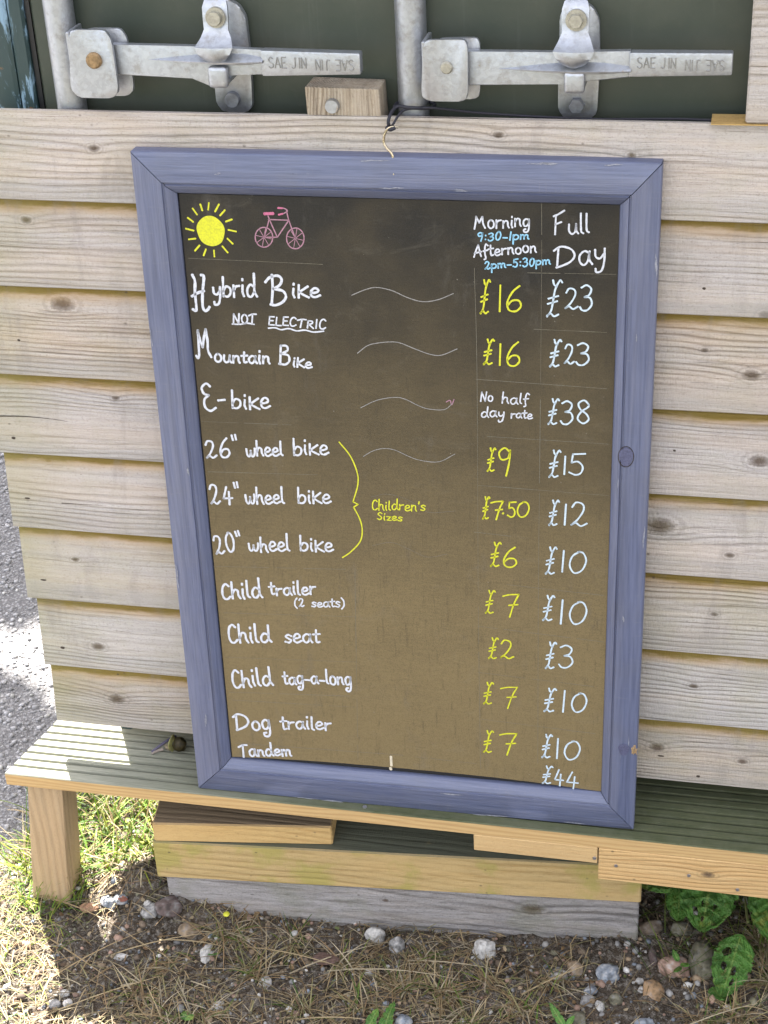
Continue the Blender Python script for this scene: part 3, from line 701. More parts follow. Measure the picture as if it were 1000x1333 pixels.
for k in range(8):
    zb, zt = ZB[k + 1], ZB[k]; hgt = zt - zb
    bm = bmesh.new(); nseg = 44; xs = np.linspace(ENDS[k], 2.25, nseg); rows = []
    top = hgt + (.014 if k else -.007)
    for i, x in enumerate(xs):
        wv = .0010 * noise.noise((x * 3.1, k * 7.7, 0)) ; w2 = .0008 * noise.noise((x * 5, k * 3.1, 9))
        yb = 0 + w2; yt = .0125 + w2 * .5 if k else .009
        rows.append([bm.verts.new(p) for p in ((x, yb + .0012, wv), (x, yb, wv + .0012), (x, yb + (yt - yb) * .5, top * .5), (x, yt, top), (x, yt + .0055, top), (x, .0105 + w2, wv))])
    for a_, b_ in zip(rows[:-1], rows[1:]):
        for j in range(6): bm.faces.new((a_[j], b_[j], b_[(j + 1) % 6], a_[(j + 1) % 6]))
    bm.faces.new(rows[0]); bm.faces.new(rows[-1][::-1])
    lt, dk = TONE[k]; PX = .0120 * math.tan(R(20 + 2.3 * k))
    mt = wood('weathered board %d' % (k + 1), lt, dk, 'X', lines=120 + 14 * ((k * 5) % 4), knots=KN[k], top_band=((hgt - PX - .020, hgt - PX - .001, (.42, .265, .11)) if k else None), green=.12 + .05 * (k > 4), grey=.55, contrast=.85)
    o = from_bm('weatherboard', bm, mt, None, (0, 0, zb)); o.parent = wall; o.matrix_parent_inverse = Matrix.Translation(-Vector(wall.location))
studm = wood('stud timber', (.30, .24, .16), (.17, .13, .08), 'Z', lines=120)
def wchild(name, bm, mat, label=None, smooth=False, loc=(0, 0, 0)):
    o = from_bm(name, bm, mat, None, loc, smooth); o.parent = wall; o.matrix_parent_inverse = Matrix.Translation(-Vector(wall.location))
    if label: o['label'] = label
    return o
for xs_ in (-.205, .30, .90, 1.50, 2.15):
    bm = bmesh.new(); box(bm, xs_, xs_ + .045, .0195, .040, -.355, .445); wchild('stud', bm, studm)
# the post and the small bolted block that stand above the boards
bm = bmesh.new(); hexa(bm, [(.4715, .002, .4785), (.565, .002, .4785), (.565, .040, .4785), (.4715, .040, .4785), (.4745, .002, 1.5), (.568, .002, 1.5), (.568, .040, 1.5), (.4745, .040, 1.5)], .002)
wchild('post', bm, wood('post timber', (.44, .40, .36), (.28, .25, .23), 'X', lines=110, grey=.5, contrast=.6), 'upright weathered board at the right edge')
bm = bmesh.new(); hexa(bm, [(.438, .003, .4762), (.60, .003, .4765), (.60, .036, .4765), (.438, .036, .4762), (.438, .006, .4772), (.60, .003, .4782), (.60, .036, .4782), (.438, .036, .4772)])
wchild('splinter_strip', bm, wood('fresh split timber', (.50, .34, .13), (.32, .20, .08), 'X', lines=200), 'fresh yellow sliver below the right post')
bm = bmesh.new(); hexa(bm, [(.0190, .012, .466), (.0990, .012, .466), (.0985, .050, .466), (.0195, .050, .466), (.0180, .012, .5055), (.0975, .012, .5040), (.0970, .050, .5040), (.0185, .050, .5055)], .0018, 2)
blk = wchild('wood_block', bm, wood('bolted block', (.44, .38, .30), (.20, .155, .11), 'Z', lines=330, contrast=.85), 'small upright-grained block with a galvanised bolt')
bm = bmesh.new(); cyl(bm, (.0475, .011, .4865), (.0475, .0055, .4865), .0078, 18, .0070); wchild('bolt', bm, M['galv'], None, True)
for (x, z, s_) in [(-.375, -.017, 1), (-.372, -.137, 1.1), (-.362, -.242, .8), (-.355, -.308, 1.1), (-.378, .069, .7), (-.222, .461, 1.0), (.418, -.328, 1.2), (.491, .455, 1.6), (.05, .461, 1.2), (.457, -.068, .6), (.465, -.352, .6), (.417, .103, .6), (-.30, .02, .5), (.44, .30, .5), (-.35, .2, .6)]:
    bm = bmesh.new(); bmesh.ops.create_icosphere(bm, subdivisions=2, radius=1)
    k = max(i for i in range(8) if ZB[i] > z); t = (z - ZB[k + 1]) / (ZB[k] - ZB[k + 1])
    for v in bm.verts: v.co = Vector((x + v.co.x * .0042 * s_ + .001 * noise.noise(v.co * 2), .0125 * t - .0002 + v.co.y * .0007, z + v.co.z * (.0013 if s_ > .9 else .0022) * s_ ** .5))
    wchild('nail', bm, M['nail'])
# a long drying crack in the fourth board
bm = bmesh.new(); tube(bm, [(-.402, .0043, .0965), (-.385, .0045, .0975), (-.36, .0046, .0985), (-.33, .0046, .0975), (-.305, .0044, .0955)], .0007, 5, 4, (1.2, .2)); wchild('crack', bm, M['nail'], 'long dark drying crack')
for k_, x_, zf, ln_ in ((0, -.30, .35, .05), (0, .46, .25, .07), (1, .45, .55, .08), (2, -.37, .45, .07), (2, .43, .30, .05), (3, .42, .75, .06), (4, -.33, .35, .06), (5, .44, .80, .09), (5, -.39, .62, .10), (6, -.34, .55, .05), (6, .50, .4, .06), (7, -.36, .4, .05), (7, .44, .7, .05), (0, .05, .55, .06)):
    zz_ = ZB[k_ + 1] + zf * (ZB[k_] - ZB[k_ + 1]); yy_ = .0125 * zf - .0002; r_ = random.Random(k_ * 7 + int(x_ * 100)); bm = bmesh.new()
    tube(bm, [(x_ + ln_ * q_ / 4, yy_, zz_ + r_.uniform(-.0009, .0009)) for q_ in range(5)], r_.uniform(.0003, .00055), 4, 4, (1.2, .15)); wchild('crack', bm, M['nail'])
bm = bmesh.new(); tube(bm, [(-.382, .0105, -.193), (-.35, .0090, -.1985), (-.30, .0070, -.2080), (-.26, .006, -.2110)], .0005, 5, 4, (1.3, .2)); wchild('crack', bm, M['nail'])

# ------------------------------------------------------------------ bench: grooved decking board on a post and packing strips
ZD = -.4057
bench = thing('bench', 'low outdoor bench of one grooved decking board, its left end in bright sun', 'bench', (-.40, -.03, GZ))
def bchild(name, bm, mat, label=None, smooth=False):
    o = from_bm(name, bm, mat, None, (0, 0, 0), smooth); o.parent = bench; o.matrix_parent_inverse = Matrix.Translation(-Vector(bench.location))
    if label: o['label'] = label
    return o
def deck_mat():
    N = NT('grooved decking'); raw, P = N.obj(0); sx = N.n('SeparateXYZ'); N.l(raw, sx.inputs[0])
    fib = N.noise(N.scale(P, (22, 600, 600)), 1.0, 4, .7); big = N.noise(N.scale(P, (6, 30, 30)), 1.0, 4, .6); n3 = N.noise(P, 70, 4, .7)
    pale = N.mix(N.step(fib, .3, .7), (.27, .27, .215), (.165, .17, .13)); moss = N.mix(N.step(fib, .3, .7), (.045, .056, .026), (.085, .092, .045))
    # algae thickens away from the sunny end
    al = N.math('ADD', N.step(sx.outputs[0], -.34, .06), N.math('MULTIPLY', N.math('SUBTRACT', big, .5), .8), clamp=True)
    al = N.math('MULTIPLY', al, N.math('ADD', .75, N.math('MULTIPLY', n3, .4)), clamp=True)
    c = N.mix(al, pale, moss)
    c = N.mix(N.math('MULTIPLY', N.math('SUBTRACT', 1.0, N.step(sx.outputs[2], -.4105, -.4073)), N.math('ADD', .30, N.math('MULTIPLY', al, .65))), c, (.022, .026, .014))   # groove floors coloured darker, most where the algae is thick
    fr = N.math('MULTIPLY', N.math('SUBTRACT', 1.0, N.step(sx.outputs[1], -.0662, -.0650)), N.math('SUBTRACT', 1.0, N.step(sx.outputs[2], -.4080, -.4066)))
    w1 = N.noise(N.scale(P, (3, 20, 20)), 1.0, 2); g = N.math('ADD', sx.outputs[2], N.math('MULTIPLY', w1, .03))
    ln = N.math('POWER', N.math('ADD', .5, N.math('MULTIPLY', N.math('SINE', N.math('MULTIPLY', g, 1250)), .5)), 2.0)
    fresh = N.mix(N.math('MULTIPLY', ln, .6), (.50, .34, .155), (.35, .21, .085)); fresh = N.mix(N.math('MULTIPLY', N.step(fib, .4, .7), .3), fresh, (.30, .19, .09))
    c = N.mix(fr, c, fresh)
    return N.done(c, .8, N.bump(N.math('ADD', fib, N.math('MULTIPLY', n3, .5)), .5, .001), spec=.3)
M['deck'] = deck_mat()
YF, YB = -.067, .0535
prof = [(YF, ZD - .019), (YF, ZD - .0012), (YF + .0012, ZD)]
p = YF + .0155
while p < YB - .012:
    prof += [(p, ZD), (p + .0010, ZD - .0038), (p + .0027, ZD - .0050), (p + .0044, ZD - .0038), (p + .0054, ZD)]
    p += .0150
prof += [(YB, ZD), (YB, ZD - .019)]
bm = bmesh.new(); xs = [0] + list(np.linspace(.03, 2.3, 50)); rows = []
for i, x in enumerate(xs):
    row = []
    for y, z in prof:
        xe = -.4145 - .0275 * (YB - y) / (YB - YF)
        row.append(bm.verts.new((xe + x * (2.25 - xe) / 2.3, y + .0006 * noise.noise((x * 4, 3, 1)), z + .0005 * noise.noise((x * 5, y * 30, 2)))))
    rows.append(row)
n = len(prof)
for a_, b_ in zip(rows[:-1], rows[1:]):
    for j in range(n): bm.faces.new((a_[j], b_[j], b_[(j + 1) % n], a_[(j + 1) % n]))
bm.faces.new(rows[0]); bm.faces.new(rows[-1][::-1])
bchild('deck_board', bm, M['deck'], 'grooved decking board, pale at the left end, mossy green to the right')
bm = bmesh.new(); hexa(bm, [(-.402, .0565, ZD - .019), (-.3375, .0565, ZD - .019), (-.3375, .122, ZD - .019), (-.388, .122, ZD - .019), (-.402, .0565, ZD), (-.3375, .0565, ZD), (-.3375, .122, ZD), (-.388, .122, ZD)], .002)  # hidden board added to keep sun off the ground below the bench
bchild('deck_board', bm, M['deck'], 'added unseen board behind the main decking, shading the ground')
fresh1 = wood('fresh pine', (.55, .38, .185), (.36, .215, .09), 'X', lines=155, contrast=.75, knots=[(.485, -.449, .005), (.26, -.438, .004)], sawn=.25, bumps=.6)
fresh2 = wood('fresh pine b', (.54, .38, .19), (.38, .235, .10), 'X', lines=125, contrast=.6, sawn=.25, bumps=.6)
bm = bmesh.new(); box(bm, .192, .3485, YF - .0005, -.028, ZD - .0450, ZD - .0195, .0008); bchild('packing_strip', bm, fresh2)
bm = bmesh.new(); hexa(bm, [(.3500, YF - .001, ZD - .0700), (2.2, YF - .001, ZD - .0900), (2.2, -.025, ZD - .0900), (.3500, -.025, ZD - .0700), (.3500, YF - .001, ZD - .0195), (2.2, YF - .001, ZD - .0195), (2.2, -.025, ZD - .0195), (.3500, -.025, ZD - .0195)], .0008)
bchild('packing_strip', bm, fresh1, 'thick fresh pine strip with swirling grain at the right')
legm = wood('leg post', (.42, .31, .19), (.27, .19, .11), 'Z', lines=95, contrast=.5, sawn=.3, bumps=.8)
bm = bmesh.new(); hexa(bm, [(-.449, -.060, -.69), (-.394, -.060, -.69), (-.394, -.006, -.69), (-.449, -.006, -.69), (-.4175, -.058, ZD - .0192), (-.3665, -.058, ZD - .0192), (-.3665, -.008, ZD - .0192), (-.4175, -.008, ZD - .0192)], .004, 2)
bchild('leg', bm, legm, 'square post leaning slightly outward')
bm = bmesh.new(); box(bm, 2.05, 2.10, -.058, -.008, -.69, ZD - .0192, .003); bchild('leg', bm, legm)
for x, z in ((.372, ZD - .0445), (.462, ZD - .0475), (.522, ZD - .062), (.345, ZD - .036)):
    bm = bmesh.new(); cyl(bm, (x, YF - .0022, z), (x, YF - .0005, z), .0022, 8, .0026); bchild('nail', bm, M['nailhead'])
for x, y in ((.382, -.0165), (.05, -.059)):
    bm = bmesh.new(); cyl(bm, (x, y, ZD + .0010), (x, y, ZD - .002), .0028, 10); bchild('screw', bm, M['nailhead'])

# ------------------------------------------------------------------ timbers stacked under the bench
def beam(name, label, cat, P0, P1, z0, z1, depth, mat, slope=0.0, group=None, bev=.002, dz=0.0):
    """P0, P1: left and right ends of the front face in plan"""
    P0 = Vector((*P0, 0)); P1 = Vector((*P1, 0)); d = (P1 - P0).normalized(); b = Vector((-d.y, d.x, 0)) * depth
    bm = bmesh.new(); L = (P1 - P0).length; c0 = P0; loc = Vector((P0.x, P0.y, 0))
    cs = [P0, P1, P1 + b, P0 + b]; zz0 = [z0, z0 + dz, z0 + dz, z0]; zz1 = [z1, z1 + dz, z1 + dz, z1]
    hexa(bm, [(c.x, c.y, z) for c, z in zip(cs, zz0)] + [(c.x, c.y, z) for c, z in zip(cs, zz1)], bev)
    o = from_bm(name, bm, mat); tag(o, label, cat, group); return o
beam('timber_packer', 'short yellow pine packer lying on top of the timber stack below the bench', 'timber', (-.2500, -.0500), (-.0085, -.0190), -.5135, -.4815, .075,
     wood('packer', (.54, .37, .16), (.37, .23, .09), 'X', lines=110, contrast=.5, moss_top=(.19, .14, .09), sawn=.25, bumps=.6))
beam('timber_beam', 'yellow softwood beam in the middle of the timber stack below the bench', 'timber', (-.2535, -.0500), (.4010, .0055), -.5785, -.5140, .125,
     wood('yellow beam', (.47, .345, .165), (.30, .205, .085), 'X', lines=85, contrast=.7, stain=(.65, (.30, .27, .07)), moss_top=(.105, .11, .078), sawn=.3, bumps=.6))
beam('timber_beam', 'grey weathered timber at the bottom of the stack, half sunk in soil', 'timber', (-.2420, -.0470), (.3985, .0075), -.7200, -.5790, .118,
     wood('grey beam', (.31, .295, .29), (.11, .10, .095), 'X', lines=75, contrast=1.0, knots=[(.258, -.602, .0095), (.06, -.60, .003)], grey=.3, stain=(.25, (.15, .16, .09)), bumps=1.3))

# a second pair of sleepers carries the container further along (out of the picture)
sleep = wood('sleeper', (.22, .20, .18), (.12, .105, .09), 'X', lines=75)
beam('timber_beam', 'far right sleeper under the container, out of the picture', 'timber', (1.45, -.0300), (2.15, -.0300), -.7200, -.5120, .30, sleep)
beam('timber_beam', 'rear sleeper under the back of the container', 'timber', (-.30, 5.6), (2.05, 5.6), -.72, -.5120, .20, sleep)

# ------------------------------------------------------------------ chalkboard
cb = thing('chalkboard', 'blue-grey framed chalkboard listing bike hire prices, leaning on the wooden bench', 'chalkboard')
cb.matrix_world = Matrix(((.99985, -.01702, .00236, -.1740), (.01689, .99887, .04439, -.0577), (-.00311, -.04435, .99901, -.4052), (0, 0, 0, 1)))
BW, BH = .5650, .8480
IL, IR, IB, IT = .0452, .5228, .0468, .8003
TH = .019
def rail(p0, p1, q0, q1, mat, loc):
    """a moulded rail between two mitres: p = outer corners, q = inner corners"""
    bm = bmesh.new(); P0, P1, Q0, Q1 = (np.array(a) for a in (p0, p1, q0, q1)); rows = []
    gap = .0006 * (P1 - P0) / np.linalg.norm(P1 - P0)
    for t, y in ((0.0, TH), (0.0, .0022), (.012, .0008), (.035, .0), (.70, .0), (.715, .0022), (.755, .0026), (.775, .0010), (.82, .0020), (.97, .0080), (1.0, .0100), (1.0, TH)):
        a = P0 + (Q0 - P0) * t + gap; b = P1 + (Q1 - P1) * t - gap; row = []
        for i in range(25):
            s_ = i / 24; w = a + (b - a) * s_; nn = .0006 * noise.noise((w[0] * 9 + t * 3, w[1] * 9, t)) if 0 < t < 1 else 0
            row.append(bm.verts.new((w[0], y + nn, w[1])))
        rows.append(row)
    m = len(rows)
    for j in range(m):
        r0, r1 = rows[j], rows[(j + 1) % m]
        for i in range(24): bm.faces.new((r0[i], r0[i + 1], r1[i + 1], r1[i]))
    bm.faces.new([r[0] for r in rows]); bm.faces.new([r[-1] for r in rows][::-1])
    o = from_bm('frame_rail', bm, mat, cb, None, True); return o
rail((0, BH), (BW, BH), (IL, IT), (IR, IT), M['blue_x'], 0)
rail((0, 0), (BW, 0), (IL, IB), (IR, IB), M['blue_x'], 0)['label'] = 'bottom rail of the blue frame'
rail((0, 0), (0, BH), (IL, IB), (IL, IT), M['blue_z'], 0)
rr_ = rail((BW, 0), (BW, BH), (IR, IB), (IR, IT), M['blue_z'], 0); rr_['label'] = 'right rail with knots and a splintered edge'
# knots and the splinter on the right rail
kp = plain('painted knot', (.095, .10, .18), .45, var=.4, scale=300, bumpd=.001)
bm = bmesh.new(); tube(bm, [(.5388 + .0085 * math.cos(a), -.0001, .5165 + .0125 * math.sin(a)) for a in np.linspace(0, 2 * math.pi, 17)], .00045, 5, 2); from_bm('knot_ring', bm, M['nail'], rr_)
for cx_, cz_, a_, b_ in ((.549, .1215, .0065, .0085), (.5388, .5165, .0075, .0115)):
    bm = bmesh.new(); vs = [bm.verts.new((cx_ + a_ * math.cos(t) * (1 + .15 * math.sin(3 * t)), -.0007, cz_ + b_ * math.sin(t))) for t in np.linspace(0, 2 * math.pi, 24, endpoint=False)]
    vb = [bm.verts.new((v.co.x, .002, v.co.z)) for v in vs]; bm.faces.new(vs)
    for i in range(24): bm.faces.new((vs[i], vb[i], vb[(i + 1) % 24], vs[(i + 1) % 24]))
    from_bm('knot', bm, kp, rr_)
bm = bmesh.new()
for i in range(7):
    x = .5590 + .0009 * i; z0 = .1175 + random.uniform(-.002, .002); z1 = .1275 + random.uniform(-.003, .003)
    tube(bm, [(x, -.0006, z0), (x + random.uniform(-.0006, .0006), -.0016, (z0 + z1) / 2), (x + random.uniform(-.001, .001), -.0008, z1)], .00055, 4, 2)
from_bm('splinter', bm, plain('raw splinter', (.50, .34, .17), .8, var=.5, scale=400), rr_)
# rubbed and chipped places on the paint
rs = random.Random(4); pale = plain('rubbed pale paint', (.30, .31, .36), .6, var=.4, scale=500)
SC = [(.262, .815, .045, 0), (.350, .8145, .03, 0), (.240, .8445, .06, 0), (.420, .8450, .05, 0), (.090, .826, .012, 0), (.500, .8455, .03, 0), (.120, .0020, .08, 0), (.330, .0022, .09, 0), (.470, .0026, .05, 0), (.300, .0300, .05, 0),
      (.0025, .30, .05, 1), (.0022, .62, .03, 1), (.030, .455, .02, 1), (.5625, .40, .05, 1), (.5628, .70, .06, 1), (.543, .30, .02, 1), (.020, .10, .03, 1), (.5450, .650, .018, 1)]
for sx_, sz_, ln_, vert in SC:
    V = []; F = []; p_ = np.array((sx_, sz_)); d_ = np.array((0, 1.) if vert else (1., 0)); nn_ = np.array((1., 0) if vert else (0, 1.))
    for _ in range(rs.randint(2, 4)):
        a0 = rs.uniform(0, ln_ * .6); l_ = rs.uniform(.2, .5) * ln_; o_ = rs.uniform(-.0010, .0010); c0 = len(V); nseg = 9
        for i in range(nseg + 1):
            q_ = p_ + d_ * (a0 + l_ * i / nseg) + nn_ * (o_ + rs.uniform(-.0002, .0002)); w_ = (.0002 + rs.uniform(0, .0005)) * (1 - abs(2 * i / nseg - 1) ** 3)
            V.append((q_[0] - nn_[0] * w_, -.00095, q_[1] - nn_[1] * w_)); V.append((q_[0] + nn_[0] * w_, -.00095, q_[1] + nn_[1] * w_))
        for i in range(nseg): a = c0 + 2 * i; F.append((a, a + 1, a + 3, a + 2))
    me = bpy.data.meshes.new('scuff'); me.from_pydata(V, [], F); o = link('scuff', me, pale, cb); o['label'] = 'pale rubbed line in the blue paint'; o['kind'] = 'stuff'
# painted panel, its lower edge bowed so a dark slot shows above the bottom rail
bm = bmesh.new(); n = 60; fr = []; bk = []
YP = .0100
for i in range(n + 1):
    t = i / n; x = IL + .0022 + (IR - IL - .0024) * t
    zl = IB + .0012 + .0072 * (1 - abs(2 * t - .95) ** 2.5) * (1 if t < .98 else .4) + .0004 * noise.noise((t * 30, 0, 0))
    fr.append((bm.verts.new((x, YP, max(zl, IB + .0008))), bm.verts.new((x, YP, IT - .0005))))
for a_, b_ in zip(fr[:-1], fr[1:]): bm.faces.new((a_[0], b_[0], b_[1], a_[1]))
bmesh.ops.recalc_face_normals(bm, faces=bm.faces[:])
ret = bmesh.ops.extrude_face_region(bm, geom=bm.faces[:]); bmesh.ops.translate(bm, vec=(0, .0030, 0), verts=[v for v in ret['geom'] if isinstance(v, bmesh.types.BMVert)])
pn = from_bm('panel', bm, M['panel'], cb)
bm = bmesh.new(); box(bm, .02, BW - .02, TH - .0045, TH - .0015, .02, BH - .02); from_bm('backing', bm, M['seal'], cb)

# ---- handwriting: single pen strokes per letter (x, height) with the x-height = 1
def g(c, w, *st): GL[c] = (w, [[tuple(float(v) for v in p.split(',')) for p in s.split()] for s in st])
g('a', .95, '.72,.85 .42,1 .1,.7 .1,.25 .35,0 .62,.25 .75,.85', '.76,.95 .73,.4 .92,.04')
g('b', .85, '.1,1.8 .07,.9 .06,.05', '.06,.5 .35,.95 .7,.75 .68,.25 .38,0 .06,.12')
g('c', .75, '.65,.85 .4,1 .1,.65 .15,.15 .4,0 .7,.2')
g('d', .98, '.72,.8 .4,.98 .1,.6 .14,.12 .42,0 .72,.35', '.8,1.85 .77,1 .75,.4 .95,.03')
g('e', .8, '.08,.48 .4,.5 .66,.68 .55,.95 .3,.97 .08,.6 .12,.15 .4,0 .78,.2')
g('f', .6, '.62,1.55 .38,1.75 .24,1.2 .22,.3 .3,-.35 .12,-.5', '.02,.75 .55,.85')
g('g', .85, '.68,.85 .4,1 .1,.7 .15,.15 .42,.05 .68,.4 .73,.95', '.73,.95 .72,-.2 .55,-.7 .2,-.72 .12,-.42 .32,-.35')
g('h', .85, '.12,1.8 .08,.9 .07,0', '.07,.45 .32,.95 .6,.85 .63,.35 .78,0')
g('i', .35, '.14,.95 .1,.4 .2,.02', '.15,1.42 .16,1.5')
g('k', .85, '.1,1.35 .08,0', '.78,1.2 .12,.6', '.12,.6 .45,.3 .85,.02')
g('l', .38, '.14,1.8 .1,.8 .12,.2 .28,.03')
g('m', 1.2, '.08,.95 .07,0', '.07,.6 .28,.95 .5,.8 .52,.05', '.52,.6 .75,.95 .98,.8 1.0,.2 1.12,.02')
g('n', .85, '.08,.95 .07,0', '.07,.55 .32,.95 .6,.85 .63,.3 .75,.02')
g('o', .85, '.4,1 .1,.75 .1,.25 .4,0 .7,.25 .7,.75 .4,1')
g('p', .85, '.08,.95 .06,-.75', '.06,.6 .35,.98 .7,.75 .68,.3 .35,.05 .06,.25')
g('r', .68, '.08,.95 .07,0', '.07,.5 .28,.85 .6,.92')
g('s', .7, '.62,.85 .35,1 .1,.78 .35,.52 .6,.3 .4,.02 .05,.12')
g('t', .62, '.28,1.45 .25,.5 .32,.05 .55,.1', '.0,.95 .6,1.02')
g('u', .9, '.1,.95 .08,.35 .3,0 .6,.2 .7,.9', '.7,.95 .7,.3 .85,.02')
g('w', 1.1, '.05,.9 .1,.25 .3,.02 .52,.35 .54,.7', '.54,.6 .62,.1 .85,.05 1.0,.5 1.02,.95')
g('y', .85, '.08,.95 .12,.45 .4,.3 .65,.6', '.72,1 .68,.1 .5,-.6 .15,-.7 .1,-.45')
g('z', .7, '.05,.95 .65,.95', '.65,.95 .1,.03', '.1,.03 .7,.05')
g('A', 1.1, '.0,-.05 .3,.8 .62,1.55', '.62,1.55 .75,.8 .9,-.02', '.12,.45 .95,.6')
g('B', .95, '.12,1.5 .1,.0', '.12,1.5 .55,1.5 .65,1.15 .15,.85', '.15,.85 .7,.75 .8,.3 .5,.0 .02,.02')
g('C', .85, '.75,1.5 .5,1.75 .2,1.4 .1,.6 .25,.05 .55,.0 .8,.25')
g('D', 1.55, '.32,1.5 .22,.05', '.02,1.35 .5,1.65 1.15,1.4 1.4,.85 1.1,.35 .5,.05 .18,-.05')
g('F', 1.2, '.32,1.5 .18,.0', '.15,1.55 .55,1.7 1.05,1.95', '.25,.85 .75,1.0')
g('L', .75, '.12,1.5 .1,.0', '.1,.0 .7,.05')
g('E', .75, '.65,1.5 .12,1.45', '.12,1.45 .1,.02', '.1,.02 .72,.05', '.12,.75 .55,.8')
g('M', 1.5, '.05,-.05 .2,.8 .28,1.6', '.28,1.6 .62,.75', '.62,.75 1.0,1.55', '1.0,1.55 1.08,.6 1.3,.02')
g('N', 1.1, '.1,.0 .18,1.5', '.18,1.5 .8,.05', '.8,.05 .92,1.55')
g('O', .95, '.45,1.5 .1,1.1 .1,.4 .45,.0 .8,.4 .8,1.1 .45,1.5')
g('R', .9, '.12,1.5 .1,.0', '.12,1.5 .6,1.45 .6,1.0 .15,.75', '.25,.75 .8,.02')
g('S', .8, '.65,1.35 .35,1.55 .1,1.15 .4,.8 .65,.4 .4,.0 .05,.15')
g('T', 1.05, '.0,1.35 .5,1.6 1.0,1.6', '.52,1.55 .4,.0')
g('I', .35, '.15,1.5 .14,.0')
g('H!', 1.40, '.18,2.35 .34,1.9 .28,1.0 .30,-.3 .05,-.28', '.85,2.35 1.02,2.3 1.0,1.9 .86,1.0 .80,.0 .95,-.38 1.15,-.3 1.3,-.1', '.05,.75 .5,1.0 .95,1.15')
g('B!', 1.45, '.5,1.9 .48,1.0 .35,.0', '.05,1.45 .35,1.75 .85,1.85 1.1,1.6 .95,1.2 .5,.95', '.5,.95 1.1,.8 1.3,.4 1.05,.02 .6,-.18 .28,-.12')
g('M!', 1.25, '.02,.15 .12,-.02 .25,.2 .35,1.2 .42,1.95', '.42,1.95 .48,1.3 .62,.75', '.62,.75 .82,1.4 1.05,2.0', '1.05,2.0 1.08,1.2 1.02,.5 1.2,.02')
g('E~', 1.15, '.95,1.75 .7,2.0 .25,1.75 .3,1.3 .65,1.12', '.65,1.12 .2,.85 .1,.3 .45,-.05 .95,.1')
g('-', .75, '.1,.55 .62,.52'); g('~', .1); g(' ', .85); g('.', .3, '.12,.02 .14,.06'); g(':', .35, '.15,.2 .16,.24', '.17,.95 .18,1.0')
g("'", .3, '.18,1.6 .12,1.25'); g('"', .5, '.10,1.75 .14,1.35', '.34,1.78 .36,1.38'); g('(', .55, '.45,1.7 .15,1.1 .12,.2 .4,-.35'); g(')', .55, '.1,1.7 .42,1.1 .42,.2 .1,-.4')
UNIT = {
 'L': ['.40,.99 .47,.88 .62,.83', '.95,.95 .84,1 .66,.88 .52,.72 .42,.45 .30,.18 .06,.02', '.06,.04 .28,.10 .48,.03 .74,.08', '.14,.50 .72,.58', '.10,.36 .66,.44'],
 '0': ['.60,1 .2,.78 .04,.35 .3,.0 .75,.15 .98,.6 .8,.95 .5,.98'],
 '1': ['.75,1 .25,0'], '2': ['.05,.78 .28,.98 .7,.93 .78,.68 .42,.28 .0,.03', '.0,.03 .3,.12 .62,.0 1,.12'],
 '3': ['.1,.9 .5,1 .88,.86 .72,.62 .36,.53', '.36,.53 .8,.5 .95,.25 .6,.02 .2,.0 .0,.12'],
 '4': ['.5,1 .25,.65 .05,.36', '.05,.36 1,.36', '.72,.72 .62,0'], '5': ['.22,.95 1,1', '.22,.95 .14,.56', '.14,.56 .55,.62 .86,.4 .75,.1 .4,.0 .0,.1'],
 '6': ['.85,1 .4,.76 .06,.36 .15,.05 .6,.0 .95,.2 .82,.42 .4,.42 .1,.25'],
 '7': ['.0,.88 .4,.96 1,1', '1,1 .7,.6 .42,.0', '.38,.50 .92,.56'],
 '8': ['.88,.82 .55,1 .15,.85 .3,.6 .72,.42 .9,.18 .5,.0 .1,.2 .35,.5 .8,.7 .88,.82'],
 '9': ['.9,.86 .5,1 .08,.82 .25,.58 .75,.64 .92,.9', '.92,.92 .85,.5 .62,.0'], '.': ['.3,.3 .6,.6']}
for d_ in '0123456789': GL[d_] = (.4 if d_ == '1' else .85, [[(float(p.split(',')[0]) * (.22 if d_ == '1' else .68) + .08, float(p.split(',')[1]) * 1.6) for p in s_.split()] for s_ in UNIT[d_]])
YI = YP - .00035
def ribbon(V, F, P, w, y):
    P = catmull(P, 5); n = len(P); L0 = len(V); seed = random.random() * 50
    if n < 2: return
    for i in range(n):
        d = P[min(i + 1, n - 1)] - P[max(i - 1, 0)]; d = d / (np.linalg.norm(d) + 1e-9); nr = np.array((-d[1], d[0]))
        ww = w * .44 * (1 + .30 * noise.noise((seed + i * .35, 0, 0)))
        V.append((P[i][0] + nr[0] * ww, y, P[i][1] + nr[1] * ww)); V.append((P[i][0] - nr[0] * ww, y, P[i][1] - nr[1] * ww))
    for i in range(n - 1): a = L0 + 2 * i; F.append((a, a + 1, a + 3, a + 2))
    for e, (q, nb) in enumerate(((0, 1), (n - 1, n - 2))):
        d = P[q] - P[nb]; d = d / (np.linalg.norm(d) + 1e-9); nr = np.array((-d[1], d[0])); c0 = len(V); m = 7
        for k in range(m):
            t = -math.pi / 2 + math.pi * k / (m - 1); v = P[q] + (d * math.cos(t) + nr * math.sin(t)) * w * .5; V.append((v[0], y, v[1]))
        F.append(tuple(range(c0, c0 + m)))
def emit(name, V, F, mat, label=None):
    V = [(x / 1000, y, z / 1000) for x, y, z in V]
    me = bpy.data.meshes.new(name); me.from_pydata(V, [], F); o = link(name, me, mat, cb)
    if label: o['label'] = label
    return o
